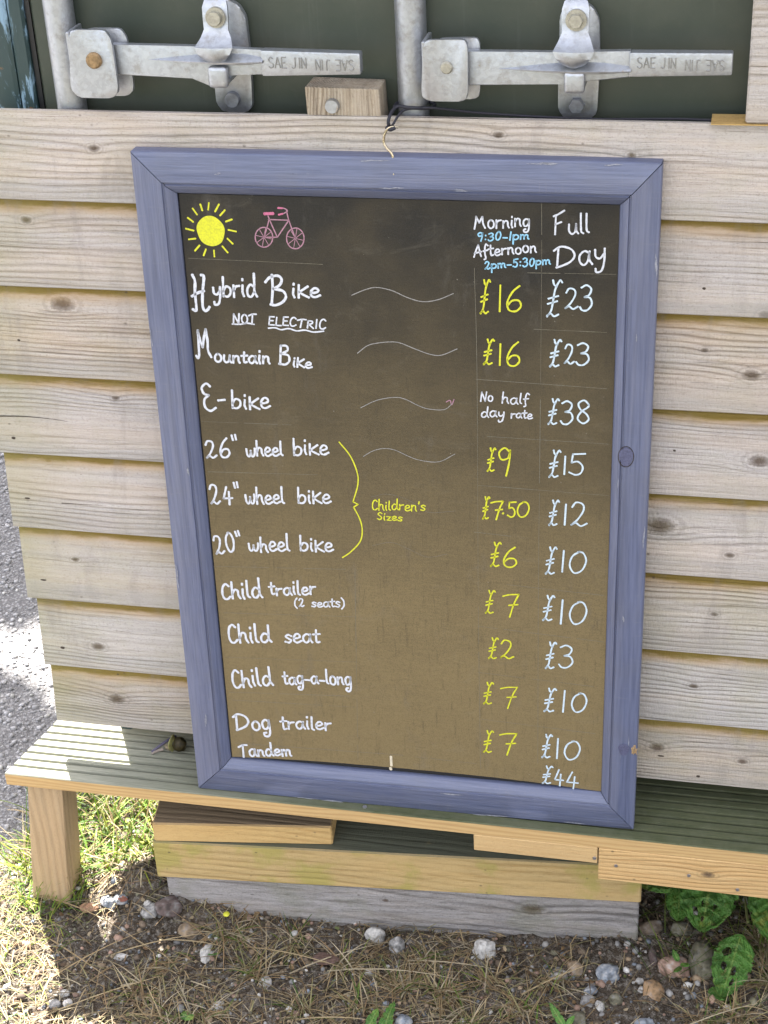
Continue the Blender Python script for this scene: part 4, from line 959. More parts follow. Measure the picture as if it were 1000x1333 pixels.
def word(V, F, txt, x0, z0, x1, z1, xh, pen, y):
    keys = [txt] if txt in GL else None
    if keys is None:
        keys = []; i = 0
        while i < len(txt):
            if txt[i:i + 2] in GL and len(txt[i:i + 2]) == 2: keys.append(txt[i:i + 2]); i += 2
            else: keys.append(txt[i]); i += 1
    gap = .10; tot = sum(GL[k][0] + gap for k in keys) - gap
    d = np.array((x1 - x0, z1 - z0)); L = np.linalg.norm(d); e = d / L; u = np.array((-e[1], e[0])); p = 0
    for k in keys:
        adv, st = GL[k]; jz = random.uniform(-.09, .09); js = random.uniform(.90, 1.10)
        for s_ in st:
            Q = [np.array((x0, z0)) + e * ((p + a + .06 * b) / tot * L) + u * ((b * js + jz) * xh) for a, b in s_]
            ribbon(V, F, Q, pen, y)
        p += adv + gap
def plain_text(t): return t.replace('!', '').replace('~', '')
# rows of writing: words that belong together become one part
GROUPS = [([0, 1, 2, 3], 'white handwriting Hybrid Bike'), ([4, 5], 'small white capitals NOT ELECTRIC'), ([6, 7, 8, 9], 'white handwriting Mountain Bike'), ([10, 11], 'white handwriting E-bike'),
          ([12, 13, 14], 'white handwriting 26" wheel bike'), ([15, 16, 17], 'white handwriting 24" wheel bike'), ([18, 19, 20], 'white handwriting 20" wheel bike'), ([21, 22], "small yellow handwriting Children's Sizes"),
          ([23, 24], 'white handwriting Child trailer'), ([25], 'small white handwriting (2 seats)'), ([26, 27], 'white handwriting Child seat'), ([28, 29], 'white handwriting Child tag-a-long'), ([30, 31], 'white handwriting Dog trailer'), ([32], 'white handwriting Tandem'),
          ([33], 'white handwriting Morning'), ([34], 'blue handwriting 9:30-1pm'), ([35], 'white handwriting Afternoon'), ([36], 'blue handwriting 2pm-5:30pm'), ([37, 38], 'tall white handwriting Full Day'), ([39, 40, 41, 42], 'white handwriting No half day rate')]
for idx, lab in GROUPS:
    V = []; F = []
    for i in idx:
        t, co, x0, z0, x1, z1, xh, pen = WORDS[i]; word(V, F, t, x0, z0, x1, z1, xh, pen, YI)
    emit('handwriting', V, F, INK[WORDS[idx[0]][1]], lab)
# prices: a pound sign and its figures
cur = None; price = ''
def flush():
    if cur: emit('price', cur[0], cur[1], INK[cur[2]], '%s price £%s' % ('yellow' if cur[2] == 'yellow' else 'pale', price))
for c_, co, cx_, zb_, wd, hh, pen in DIGITS:
    if c_ == 'L': flush(); cur = ([], [], co); price = ''
    else: price += c_
    for s_ in UNIT[c_]:
        Q = [np.array((cx_ - wd / 2 + float(p_.split(',')[0]) * wd, zb_ + float(p_.split(',')[1]) * hh)) for p_ in s_.split()]
        ribbon(cur[0], cur[1], Q, pen, YI)
flush()
kinds = {}
for nme, co, pen, pts in LINES: kinds.setdefault((nme, co), []).append((pen, pts))
LAB = {('sun', 'yellow'): ('sun_drawing', 'drawn yellow sun with fifteen rays'), ('bicycle', 'pink'): ('bicycle_drawing', 'little pink drawing of a bicycle'), ('bicycle', 'rose'): ('saddle_drawing', 'deeper pink saddle and grips of the drawn bicycle'),
       ('wave', 'chalk'): ('wavy_line', 'thin pale wavy lines'), ('wave', 'faint'): ('wavy_line', 'rubbed-out wavy lines'), ('scribble', 'pink'): ('scribble', 'small pink scribble'), ('brace', 'yellow'): ('brace', 'tall yellow curly brace'),
       ('underline', 'white'): ('underline', 'white underlines'), ('chip', 'cream'): ('paint_chip', 'small cream chip at the foot of the panel')}
for (nme, co), L_ in kinds.items():
    V = []; F = []
    for pen, pts in L_: ribbon(V, F, pts, pen, YI - (.0001 if co == 'rose' else 0))
    if nme == 'sun':
        cx_, cz_, rx_, rz_ = SUN_DISC; c0 = len(V)
        for k in range(48): t = 2 * math.pi * k / 48; V.append((cx_ + rx_ * math.cos(t) * (1 + .03 * math.sin(5 * t)), YI, cz_ + rz_ * math.sin(t)))
        F.append(tuple(range(c0, c0 + 48)))
    emit(LAB[(nme, co)][0], V, F, INK[co], LAB[(nme, co)][1])
V = []; F = []
for pts in RULES:
    P = catmull(pts, 12) if len(pts) > 2 else [np.array(pts[0]) + (np.array(pts[1]) - np.array(pts[0])) * t for t in np.linspace(0, 1, 20)]
    i = 0
    while i < len(P) - 2:                                       # the ruled scratches come and go
        j = min(len(P), i + random.randint(4, 12)); ribbon(V, F, P[i:j], random.uniform(.35, .75), YP - .0002); i = j - 1 + (random.random() < .35)
emit('ruled_lines', V, F, INK['rule'], 'faint ruled grid lines')['kind'] = 'stuff'

# wire hook on the top rail and the black cord it hangs from
bm = bmesh.new()
tube(bm, [(.1200, -.0060, .4700), (.1130, -.0105, .4715), (.1075, -.0110, .4655), (.1055, -.0110, .4560), (.1085, -.0120, .4500), (.1130, -.0130, .4455), (.1150, -.0135, .4400), (.1155, -.0140, .4300), (.1155, -.0150, .4220)], .0013, 8, 6)
tag(from_bm('wire_hook', bm, M['brass'], smooth=True), 'thin bent brass-coloured wire hook holding the chalkboard by its top rail', 'hook')
bm = bmesh.new()
tube(bm, [(.1110, -.0060, .4700), (.1105, -.0070, .4760), (.1115, -.002, .4815), (.1150, .0060, .4865), (.1190, .0080, .4880)], .0019, 8, 5)
tube(bm, [(.1120, -.0060, .4690), (.1160, -.0075, .4745), (.1205, -.003, .4815), (.1250, .004, .4850), (.1400, .0060, .4870), (.1600, .0080, .4865), (.20, .0150, .4805), (.26, .0200, .4760), (.33, .0220, .4740), (.41, .0210, .4760), (.47, .018, .4750), (.52, .018, .474)], .0013, 8, 5)
tube(bm, [(.1190, .0080, .4880), (.1120, .018, .4840), (.1140, .036, .4835), (.1320, .0430, .4835), (.1500, .036, .4835), (.1525, .020, .4840), (.1430, .0060, .4870), (.1300, .0040, .4880), (.1190, .0080, .4880)], .0019, 8, 5)
tube(bm, [(.1085, -.0085, .4705), (.1130, -.0110, .4690), (.1175, -.0085, .4705)], .0021, 8, 5)
tag(from_bm('cord', bm, M['cord'], smooth=True), 'black cord tied round the middle locking bar, wire hook hanging from it', 'cord')

# the withered stalk and curled leaf that poke out from under the wall
lf = thing('withered_leaf', 'curled brown leaf on a purple-grey stalk under the wall beside the frame', 'dead leaf', (-.225, .01, ZD))
def lchild(name, bm, mat, label=None):
    o = from_bm(name, bm, mat, None, (0, 0, 0), True); o.parent = lf; o.matrix_parent_inverse = Matrix.Translation(-Vector(lf.location))
    if label: o['label'] = label
bm = bmesh.new(); tube(bm, [(-.2320, .030, ZD + .0120), (-.2380, .022, ZD + .0125), (-.2480, .013, ZD + .0085), (-.2590, .004, ZD + .0022)], .0019, 8, 6, (1.1, .9)); lchild('stalk', bm, plain('purple stalk', (.07, .06, .11), .4, var=.3, scale=300))
bm = bmesh.new(); tube(bm, [(-.2450, .011, ZD + .0035), (-.2520, .006, ZD + .0030), (-.2580, .001, ZD + .0018)], .0022, 8, 5, (1, .6)); lchild('stalk_skin', bm, plain('pale skin', (.34, .28, .24), .6, var=.4, scale=300))
def curl(x0, x1, r, z, mat, nm, lab, ph=0.0, a0=-2.6, a1=1.2):
    bm = bmesh.new(); rows = []
    for i in range(11):
        x = x0 + (x1 - x0) * i / 10; rr = r * (1 - .5 * abs(i / 5 - 1) ** 2)
        rows.append([bm.verts.new((x + .0012 * math.sin(a * 2 + ph), .014 + rr * math.sin(a) * .9 + .001 * noise.noise((x * 300, a, ph)), z + rr * math.cos(a) + .0012 * noise.noise((x * 200, a * 2, ph)))) for a in np.linspace(a0, a1, 14)])
    for a_, b_ in zip(rows[:-1], rows[1:]):
        for j in range(13): bm.faces.new((a_[j], a_[j + 1], b_[j + 1], b_[j]))
    bmesh.ops.solidify(bm, geom=bm.faces[:], thickness=.0006); lchild(nm, bm, mat, lab)
curl(-.2350, -.2290, .0120, ZD + .0125, plain('straw yellow skin', (.44, .42, .17), .5, var=.35, scale=200, bumpd=.001), 'leaf_curl', 'straw yellow curl', 1)
curl(-.2300, -.2115, .0105, ZD + .0120, plain('brown olive skin', (.085, .065, .022), .45, var=.6, scale=200, bumpd=.001), 'leaf_curl', 'olive brown curl', 3, -3.0, .6)
curl(-.2430, -.2285, .0050, ZD + .0050, plain('buff skin', (.40, .33, .22), .6, var=.4, scale=250, bumpd=.001), 'leaf_curl', 'pale buff papery curl', 5, -2.6, 2.0)

# ------------------------------------------------------------------ stones
def rock_mesh(sub, seed, flat=.75, rough=.22, sharp=0.0):
    bm = bmesh.new(); bmesh.ops.create_icosphere(bm, subdivisions=sub, radius=1); r_ = random.Random(seed)
    ax = (r_.uniform(.75, 1.2), r_.uniform(.7, 1.1), flat * r_.uniform(.8, 1.15)); pl = []
    for _ in range(9):
        d = Vector((r_.gauss(0, 1), r_.gauss(0, 1), r_.gauss(0, 1))).normalized(); pl.append((d, r_.uniform(.62, .92)))
    for v in bm.verts:
        n_ = v.co.normalized(); s_ = 1 + rough * noise.noise(n_ * 1.4 + Vector((seed, 0, 0))) + rough * .4 * noise.noise(n_ * 4 + Vector((0, seed, 0)))
        p_ = n_ * s_
        if sharp > 0:
            for d, h in pl:
                e = p_.dot(d) - h
                if e > 0: p_ -= d * e * sharp
        v.co = Vector((p_.x * ax[0], p_.y * ax[1], p_.z * ax[2]))
    V_ = np.array([v.co[:] for v in bm.verts]); F_ = np.array([[v.index for v in f.verts] for f in bm.faces]); bm.free(); return V_, F_
def tint_attr(me, cols):
    a = me.color_attributes.new('tint', 'FLOAT_COLOR', 'POINT'); a.data.foreach_set('color', np.concatenate([cols, np.ones((len(cols), 1))], 1).astype(np.float32).ravel())
def build_np(name, V_, F_, cols, mat, smooth=True):
    me = bpy.data.meshes.new(name); me.vertices.add(len(V_)); me.vertices.foreach_set('co', V_.astype(np.float32).ravel())
    k = F_.shape[1]; me.loops.add(F_.size); me.loops.foreach_set('vertex_index', F_.astype(np.int32).ravel())
    me.polygons.add(len(F_)); me.polygons.foreach_set('loop_start', np.arange(0, F_.size, k, dtype=np.int32)); me.polygons.foreach_set('loop_total', np.full(len(F_), k, dtype=np.int32))
    if smooth: me.polygons.foreach_set('use_smooth', np.ones(len(F_), bool))
    me.update(calc_edges=True); tint_attr(me, cols); return link(name, me, mat)
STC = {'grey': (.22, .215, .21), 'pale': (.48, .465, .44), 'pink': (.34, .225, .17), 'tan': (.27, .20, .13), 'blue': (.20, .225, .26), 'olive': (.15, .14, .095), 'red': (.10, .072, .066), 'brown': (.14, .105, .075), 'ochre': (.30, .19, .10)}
STONES = [  # x, y, radius, colour, elongation x/y/z, sink, sharp, label
    (.047, -.040, .0150, 'pale', (1, .8, 1.25), .002, .6, 'white angular stone against the grey bottom timber, left of the other white one'),
    (.081, -.055, .0140, 'grey', (1, .9, 1.1), .006, .2, 'round speckled grey stone just right of the leftmost white stone'),
    (.200, -.047, .0165, 'pale', (1, .8, 1.05), .003, .6, 'white stone under the knot of the grey bottom timber'),
    (.447, -.039, .0195, 'pink', (1.05, .9, .75), .002, .5, 'flat pinkish brown stone below the dock leaves'),
    (.486, -.028, .0180, 'olive', (.85, 1.6, .9), .004, .1, 'long olive-grey stone standing up between the two dock leaves'),
    (.366, -.063, .0140, 'blue', (1.0, 1.5, .9), .002, .1, 'long blue and white mottled stone near the timber end'),
    (.346, -.092, .0090, 'blue', (1.1, .9, .7), .002, .3, 'small lilac-grey stone below the mottled blue one'),
    (.361, -.123, .0092, 'pale', (.9, 1.3, .9), .001, .5, 'small upright bluish white stone in the gravel'),
    (.345, -.112, .0100, 'grey', (1.1, 1, .8), .003, .4, 'dull grey stone touching the upright bluish white one'),
    (.425, -.082, .0150, 'ochre', (1.0, 1.25, .85), .003, .4, 'rounded ochre stone left of the pinkish brown one'),
    (.407, -.063, .0070, 'pale', (1, 1, .8), .001, .5, 'tiny white chip beside the ochre stone'),
    (.411, -.080, .0062, 'pale', (.9, 1, .8), .001, .5, 'second tiny white chip, nearer the camera than its neighbour'),
    (.379, -.100, .0100, 'olive', (1, 1.1, .8), .002, .2, 'small mossy stone beneath the mottled blue one'),
    (.418, -.137, .0130, 'blue', (1.1, .9, .7), .002, .3, 'pale blue-green stone at the bottom edge of the picture'),
    (.335, -.148, .0125, 'olive', (1.1, 1, .7), .003, .4, 'mossy cream stone at the bottom edge by the mottled ones'),
    (.322, -.060, .0130, 'tan', (.8, 1.1, .8), .004, .5, 'brown wedge stone by the lower end of the grey timber'),
    (.421, -.022, .0100, 'red', (.8, 1.5, .8), .003, .7, 'narrow mauve stone left of the pinkish brown one'),
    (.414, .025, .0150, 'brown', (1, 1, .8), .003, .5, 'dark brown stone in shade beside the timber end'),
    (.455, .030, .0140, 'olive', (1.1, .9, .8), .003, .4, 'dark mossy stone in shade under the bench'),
    (-.238, -.062, .0190, 'red', (1.0, .9, .75), .000, .9, 'large dark purplish stone at the left end of the timbers'),
    (-.262, -.068, .0150, 'grey', (1.1, 1, .8), .000, .6, 'crumbly grey lump left of the purplish stone'),
    (-.203, -.082, .0150, 'tan', (1.1, 1, .8), .002, .8, 'pale brown clod below the purplish stone'),
    (-.335, -.216, .0070, 'pale', (1, 1.2, .9), .001, .5, 'small white pebble near the lower left, beyond its twin'),
    (-.324, -.231, .0072, 'pale', (1, 1, .7), .001, .3, 'small rounded white pebble near the lower left corner'),
    (-.342, -.233, .0075, 'grey', (1.1, 1, .7), .001, .4, 'small grey pebble touching the rounded white one'),
    (-.283, -.146, .0095, 'pale', (1.2, .9, .6), .001, .9, 'flat white chip in the gravel right of the leg'),
    (-.079, -.146, .0115, 'pale', (1, 1.1, .7), .003, .8, 'pale flint half hidden in the dry grass'),
    (-.168, -.117, .0130, 'pale', (.8, 1.5, .5), .003, .9, 'long pale flake of stone below the timbers'),
    (-.327, -.062, .0100, 'blue', (1.3, 1, .8), .001, .4, 'small blue-grey pebble just right of the bench leg'),
    (-.309, -.058, .0110, 'blue', (1.3, .9, .7), .001, .4, 'slightly larger blue-grey pebble further right of the bench leg'),
    (.117, -.190, .0120, 'blue', (1, 1.2, .8), .002, .4, 'pale lilac stone at the bottom edge between small leaves'),
    (.302, -.072, .0100, 'grey', (1, 1.3, .7), .003, .5, 'flat grey stone in straw below the knot timber'),
    (.055, -.110, .0080, 'grey', (1.3, .9, .7), .002, .5, 'small dark grey stone in the grass centre'),
    (-.128, -.200, .0095, 'pale', (.9, 1.2, .7), .002, .7, 'pale chip at the bottom edge left of centre'),
]
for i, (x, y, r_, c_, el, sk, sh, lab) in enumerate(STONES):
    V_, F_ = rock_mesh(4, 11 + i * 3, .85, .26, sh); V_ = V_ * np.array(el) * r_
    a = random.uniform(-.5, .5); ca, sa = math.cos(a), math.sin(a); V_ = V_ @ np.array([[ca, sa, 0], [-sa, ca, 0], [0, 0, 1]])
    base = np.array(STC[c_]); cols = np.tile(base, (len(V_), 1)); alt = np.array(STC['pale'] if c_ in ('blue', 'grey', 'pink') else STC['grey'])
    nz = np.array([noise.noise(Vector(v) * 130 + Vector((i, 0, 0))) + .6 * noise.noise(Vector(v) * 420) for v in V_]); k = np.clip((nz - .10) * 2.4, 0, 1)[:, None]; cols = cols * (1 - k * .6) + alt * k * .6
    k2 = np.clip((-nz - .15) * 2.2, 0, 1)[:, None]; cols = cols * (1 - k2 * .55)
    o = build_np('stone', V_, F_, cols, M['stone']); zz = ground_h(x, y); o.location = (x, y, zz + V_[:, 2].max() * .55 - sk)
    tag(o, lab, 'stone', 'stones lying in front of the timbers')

# gravel and crumbs nobody could count
def scatter(name, pts, radii, cols, sub, mat, flat, seeds=7, sharp=.8):
    protos = [rock_mesh(sub, 200 + s_, flat, .3, sharp) for s_ in range(seeds)]; Vs = []; Fs = []; Cs = []; off = 0
    for (x, y, z), r_, c_ in zip(pts, radii, cols):
        V_, F_ = protos[random.randrange(seeds)]; a = random.uniform(0, 6.28); b = random.uniform(-.5, .5); ca, sa, cb_, sb_ = math.cos(a), math.sin(a), math.cos(b), math.sin(b)
        Rm = np.array([[ca, sa, 0], [-sa, ca, 0], [0, 0, 1]]) @ np.array([[1, 0, 0], [0, cb_, sb_], [0, -sb_, cb_]])
        Vs.append(V_ @ Rm * r_ + np.array((x, y, z))); Fs.append(F_ + off); off += len(V_); Cs.append(np.tile(c_, (len(V_), 1)))
    return build_np(name, np.concatenate(Vs), np.concatenate(Fs), np.concatenate(Cs), mat, True)
pal = [np.array(STC[k]) for k in ('grey', 'tan', 'brown', 'olive', 'pink', 'pale', 'blue', 'brown', 'tan')]
pts = []; rad = []; col = []
while len(pts) < 7500:
    x = random.uniform(-.62, .66); y = random.uniform(-.33, .16)
    if -x + .5 * y > .52: continue
    r_ = .0012 + .0034 * random.random() ** 2.2 + (.004 * random.random() if random.random() < .04 else 0)
    if random.random() < (.022 if x < .3 else .13): r_ = random.uniform(.0035, .0078)
    pts.append((x, y, ground_h(x, y) + r_ * .35)); rad.append(r_); c_ = pal[random.randrange(len(pal))] * random.uniform(.55, 1.15) * (1.25 if random.random() < .1 else .9); col.append(c_)
g_ = scatter('gravel', pts, rad, col, 1, M['grit'], .7); tag(g_, 'mixed grit and pebbles on the soil in front of the bench', 'gravel', kind='stuff')
pts = []; rad = []; col = []
while len(pts) < 9000:
    x = random.uniform(-1.25, -.36); y = random.uniform(-.1, 1.45)
    if -x + .5 * y < .44 + random.uniform(-.03, .05): continue
    r_ = .0020 + .0050 * random.random() ** 2.0
    pts.append((x, y, ground_h(x, y) + r_ * .15)); rad.append(r_); t = random.uniform(.55, 1.25); c_ = np.array((.36, .355, .365)) * t
    if random.random() < .12: c_ = np.array((.50, .49, .47)) * t
    col.append(c_)
g_ = scatter('lane_gravel', pts, rad, col, 1, M['grit'], .55); tag(g_, 'coarse blue-grey gravel of the lane to the left of the bench', 'gravel', kind='stuff')

# ------------------------------------------------------------------ grass and straw
def blades(name, specs, mat):
    """specs: (root, direction, length, droop, width, colour)"""
    Vs = []; Fs = []; Cs = []; off = 0; m = 6
    for root, dirn, ln, droop, w, c_ in specs:
        p_ = np.array(root, float); d = np.array(dirn, float); d /= np.linalg.norm(d); side = np.cross(d, (0, 0, 1.)); sn = np.linalg.norm(side)
        side = side / sn if sn > 1e-3 else np.array((1., 0, 0)); wob = np.array((random.gauss(0, .12), random.gauss(0, .12), 0))
        for i in range(m):
            t = i / (m - 1); ww = w * (1 - t ** 2 * .9); nn = np.cross(side, d)
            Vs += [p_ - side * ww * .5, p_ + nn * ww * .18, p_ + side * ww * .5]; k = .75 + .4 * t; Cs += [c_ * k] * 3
            d = d + np.array((0, 0, -droop)) / m + wob / m; d /= np.linalg.norm(d); p_ = p_ + d * ln / (m - 1)
        for i in range(m - 1):
            a = off + 3 * i; Fs += [(a, a + 1, a + 4, a + 3), (a + 1, a + 2, a + 5, a + 4)]
        off += 3 * m
    return build_np(name, np.array(Vs), np.array(Fs), np.array(Cs), mat)
GREENS = [np.array(c_) for c_ in ((.12, .22, .02), (.19, .27, .03), (.07, .15, .018), (.24, .27, .035))]
STRAW = [np.array(c_) for c_ in ((.42, .33, .19), (.35, .26, .14), (.48, .41, .28), (.28, .19, .10), (.30, .27, .13))]
def rdir(up, spread=1.0): 
    a = random.uniform(0, 6.283); return (math.cos(a) * spread, math.sin(a) * spread, up)
sp = []
for _ in range(7500):                                            # straw lying about
    x = random.uniform(-.60, .66); y = random.uniform(-.33, .06)
    if noise.noise((x * 6, y * 6, 3)) < -.06 and random.random() < .82: continue
    if x > .32 and random.random() < .80: continue
    z = ground_h(x, y) + random.uniform(.001, .008); sp.append(((x, y, z), rdir(random.uniform(.0, .35)), random.uniform(.012, .055), random.uniform(.2, .9), random.uniform(.0007, .0021), random.choice(STRAW) * random.uniform(.35, 1.3)))
TUFTS = [(-.215, -.155, .6), (-.145, -.085, 1.1), (-.10, -.135, .9), (.02, -.10, .8), (.10, -.125, .9), (.16, -.13, 1.1), (.215, -.10, .7), (.26, -.145, .8), (.06, -.17, .8), (-.02, -.185, .7), (-.13, -.215, .6), (.20, -.18, .8), (-.24, -.20, .5), (-.06, -.075, .6), (.29, -.09, .5), (-.19, -.235, .6), (.13, -.07, .5), (.54, -.11, .9), (.50, -.13, .6), (.58, -.05, 1.2), (.56, .02, 1.2)]
for x0, y0, s_ in TUFTS:
    for _ in range(int(95 * s_)):
        x = x0 + random.gauss(0, .010); y = y0 + random.gauss(0, .008); up = random.uniform(.15, 1.2)
        sp.append(((x, y, ground_h(x, y)), rdir(up), random.uniform(.02, .07) * (.7 + .4 * s_), random.uniform(.5, 1.8), random.uniform(.0008, .0022), random.choice(STRAW) * random.uniform(.5, 1.25)))
for (xa, ya), (xb, yb), zz_ in (((-.43, -.06), (-.24, -.115), .012), ((-.24, -.105), (-.14, -.10), .015), ((-.36, -.265), (-.19, -.165), .010), ((-.40, -.12), (-.28, -.20), .010), ((-.36, -.20), (-.26, -.10), .014), ((-.30, -.15), (-.17, -.085), .012),
                                ((-.12, -.10), (.02, -.12), .02), ((-.05, -.13), (.06, -.06), .016), ((.0, -.12), (.17, -.10), .02), ((.26, -.125), (.35, -.06), .03), ((.04, -.235), (.13, -.17), .014), ((.10, -.08), (.22, -.085), .02), ((-.02, -.21), (.09, -.19), .01), ((.42, -.19), (.55, -.10), .03), ((.35, -.16), (.20, -.20), .012)):
    z0_ = ground_h(xa, ya); d_ = np.array((xb - xa, yb - ya, 0)); ln = np.linalg.norm(d_)
    sp.append(((xa, ya, z0_ + zz_ * .4), (d_[0], d_[1], ln * .25), ln * 1.05, .45, .0024, random.choice(STRAW[:3]) * 1.15))
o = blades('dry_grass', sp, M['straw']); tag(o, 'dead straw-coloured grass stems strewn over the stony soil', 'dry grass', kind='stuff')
sp = []
for _ in range(1500):                                            # the lush patch behind the leg
    x = random.uniform(-.50, -.245); y = random.uniform(-.02, .34)
    if -x + .5 * y > .58 or (x > -.30 and y < .0): continue
    sp.append(((x, y, ground_h(x, y)), rdir(random.uniform(.6, 2.5)), random.uniform(.03, .10), random.uniform(.2, 1.8), random.uniform(.0012, .0032), random.choice(GREENS * 2 + STRAW[:4]) * random.uniform(.45, 1.35)))
for _ in range(700):                                             # thin sunlit grass in the lower left corner
    x = random.uniform(-.60, -.37); y = random.uniform(-.33, .0)
    sp.append(((x, y, ground_h(x, y)), rdir(random.uniform(.15, 1.0)), random.uniform(.015, .05), random.uniform(.3, 1.5), random.uniform(.0008, .0016), random.choice(GREENS + STRAW[:2] + STRAW[:2]) * random.uniform(.8, 1.3)))
for _ in range(110):                                             # round the foot of the leg
    a = random.uniform(0, 6.28); x = -.425 + math.cos(a) * random.uniform(.028, .05); y = -.045 + math.sin(a) * random.uniform(.028, .045)
    sp.append(((x, y, ground_h(x, y)), rdir(random.uniform(.5, 2.5)), random.uniform(.025, .07), random.uniform(.3, 1.6), random.uniform(.0010, .0020), random.choice(GREENS) * random.uniform(.8, 1.4)))
for x0, y0, s_ in TUFTS:
    for _ in range(int(14 * s_)):
        x = x0 + random.gauss(0, .014); y = y0 + random.gauss(0, .010)
        sp.append(((x, y, ground_h(x, y)), rdir(random.uniform(.3, 1.8)), random.uniform(.02, .05), random.uniform(.3, 1.5), random.uniform(.0009, .0018), random.choice(GREENS[:3]) * random.uniform(.5, 1.0)))
for k in range(12):                                               # long blades left of the leg
    x, y = -.462 + random.gauss(0, .010), .012 + random.gauss(0, .02)
    sp.append(((x, y, ground_h(x, y)), (-.7 - random.uniform(0, .5), random.uniform(-.25, .25), random.uniform(.2, 1.1)), random.uniform(.06, .10), random.uniform(.4, 1.0), .0024, GREENS[1] * random.uniform(.9, 1.4)))
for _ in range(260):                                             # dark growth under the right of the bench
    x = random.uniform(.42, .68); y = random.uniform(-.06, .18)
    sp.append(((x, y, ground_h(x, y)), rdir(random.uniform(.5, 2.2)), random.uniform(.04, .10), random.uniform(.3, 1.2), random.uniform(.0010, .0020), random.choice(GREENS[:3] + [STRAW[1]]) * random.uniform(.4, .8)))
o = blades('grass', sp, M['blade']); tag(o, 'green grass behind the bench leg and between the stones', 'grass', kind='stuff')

Vs = []; Fs = []; Cs = []; off = 0
for k in range(1500):
    if k < 420: x, y = random.uniform(-.46, -.25), random.uniform(-.02, .26); z = ground_h(x, y) + random.uniform(.004, .040); r_ = random.uniform(.0025, .0055); c_ = random.choice(GREENS) * random.uniform(.6, 1.3)
    else: x, y = random.uniform(-.60, .66), random.uniform(-.33, .05); z = ground_h(x, y) + random.uniform(.001, .006); r_ = random.uniform(.0015, .0048); c_ = np.array(random.choice([(.20, .12, .06), (.30, .20, .10), (.10, .065, .04), (.38, .30, .19), (.13, .15, .05)])) * random.uniform(.6, 1.2)
    a = np.array([random.gauss(0, 1), random.gauss(0, 1), random.gauss(0, .35)]); a /= np.linalg.norm(a); b = np.cross(a, (random.gauss(0, .5), random.gauss(0, .5), 1)); b /= np.linalg.norm(b); n_ = np.cross(a, b); p_ = np.array((x, y, z)); el = random.uniform(.35, .8)
    ring = [p_ + (a * math.cos(q) + b * math.sin(q) * el) * r_ + n_ * r_ * .3 * math.sin(q * 2 + k) for q in np.linspace(0, 2 * math.pi, 7)[:-1]]
    Vs += [p_] + ring; Cs += [c_] * 7
    for i in range(6): Fs.append((off, off + 1 + i, off + 1 + (i + 1) % 6))
    off += 7
o = build_np('leaf_litter', np.array(Vs), np.array(Fs), np.array(Cs), M['blade']); tag(o, 'small leaves and brown crumbs of leaf litter among the grass', 'leaf litter', kind='stuff')
# ------------------------------------------------------------------ broad leaves
def leaf_obj(name, base, tip, width, holes, parent, sidev=None, wave=.5, seed=0, mat=None, ncol=64, nrow=84):
    base = Vector(base); tip = Vector(tip); ax = tip - base; ln = ax.length; a = ax.normalized()
    s_ = Vector(sidev).normalized() if sidev else a.cross(Vector((0, 0, 1))).normalized()
    s_ = (s_ - a * s_.dot(a)).normalized(); nrm = s_.cross(a).normalized()
    bm = bmesh.new(); grid = []; lay = bm.verts.layers.float.new('vein')
    for j in range(nrow + 1):
        v = j / nrow; w = width * .5 * (math.sin(math.pi * min(1, v ** .72)) ** .6 if 0 < v < 1 else .02); w *= 1 + .10 * noise.noise((v * 14, seed, 0)) + .04 * noise.noise((v * 50, seed, 0)); row = []
        for i in range(ncol + 1):
            u = -1 + 2 * i / ncol; vv = v - .10 * abs(u)
            side = abs(math.sin((vv * 7.5) * math.pi)); vein = max(0.0, 1 - abs(u) * 14) + max(0.0, 1 - side * 6) * (1 - abs(u) * .6)
            h = width * wave * (.045 * side ** .7 * (1 - .2 * abs(u)) + .16 * abs(u) ** 1.3 + .10 * noise.noise((u * 2.2, v * 4, seed)) + .09 * noise.noise((u * 6, v * 7, seed)) + .03 * noise.noise((u * 17, v * 19, seed))) - ln * .18 * v * v
            p_ = base + a * (ln * v) + s_ * (u * w) + nrm * h; vt = bm.verts.new(p_); vt[lay] = min(1, vein); row.append((vt, u, v))
        grid.append(row)
    for j in range(nrow):
        for i in range(ncol):
            u = (grid[j][i][1] + grid[j][i + 1][1]) / 2; v = grid[j][i][2]; cut = False
            for hu, hv, hr, hs in holes:
                if ((u - hu) / hr) ** 2 + ((v - hv) / (hr * hs)) ** 2 < 1 + .5 * noise.noise((u * 9, v * 12, seed + 3)): cut = True
            if abs(u) > .86 and noise.noise((v * 11, seed, u)) > .22: cut = True
            if not cut: bm.faces.new((grid[j][i][0], grid[j][i + 1][0], grid[j + 1][i + 1][0], grid[j + 1][i][0]))
    for v_ in [v_ for v_ in bm.verts if not v_.link_faces]: bm.verts.remove(v_)
    bmesh.ops.recalc_face_normals(bm, faces=bm.faces[:])
    ret = bmesh.ops.solidify(bm, geom=bm.faces[:], thickness=.0004)
    return from_bm(name, bm, mat or M['leaf'], parent, None, True)
dock = thing('dock_plant', 'broad-leaved dock plant with insect-eaten leaves under the right end of the bench', 'plant', (0, 0, 0))
leaf_obj('leaf', (.492, .070, -.545), (.482, -.018, -.598), .080, [(-.45, .74, .13, .5), (-.1, .84, .09, .5), (.32, .62, .07, .5), (-.15, .62, .05, 1)], dock, (1, .0, .0), .55, 3)
leaf_obj('leaf', (.560, .060, -.560), (.575, -.020, -.600), .055, [(.3, .7, .12, .5)], dock, (1, .1, .2), .6, 41)
leaf_obj('leaf', (.448, .060, -.590), (.452, .012, -.612), .036, [], dock, (1, -.2, .1), .5, 47, ncol=24, nrow=30)
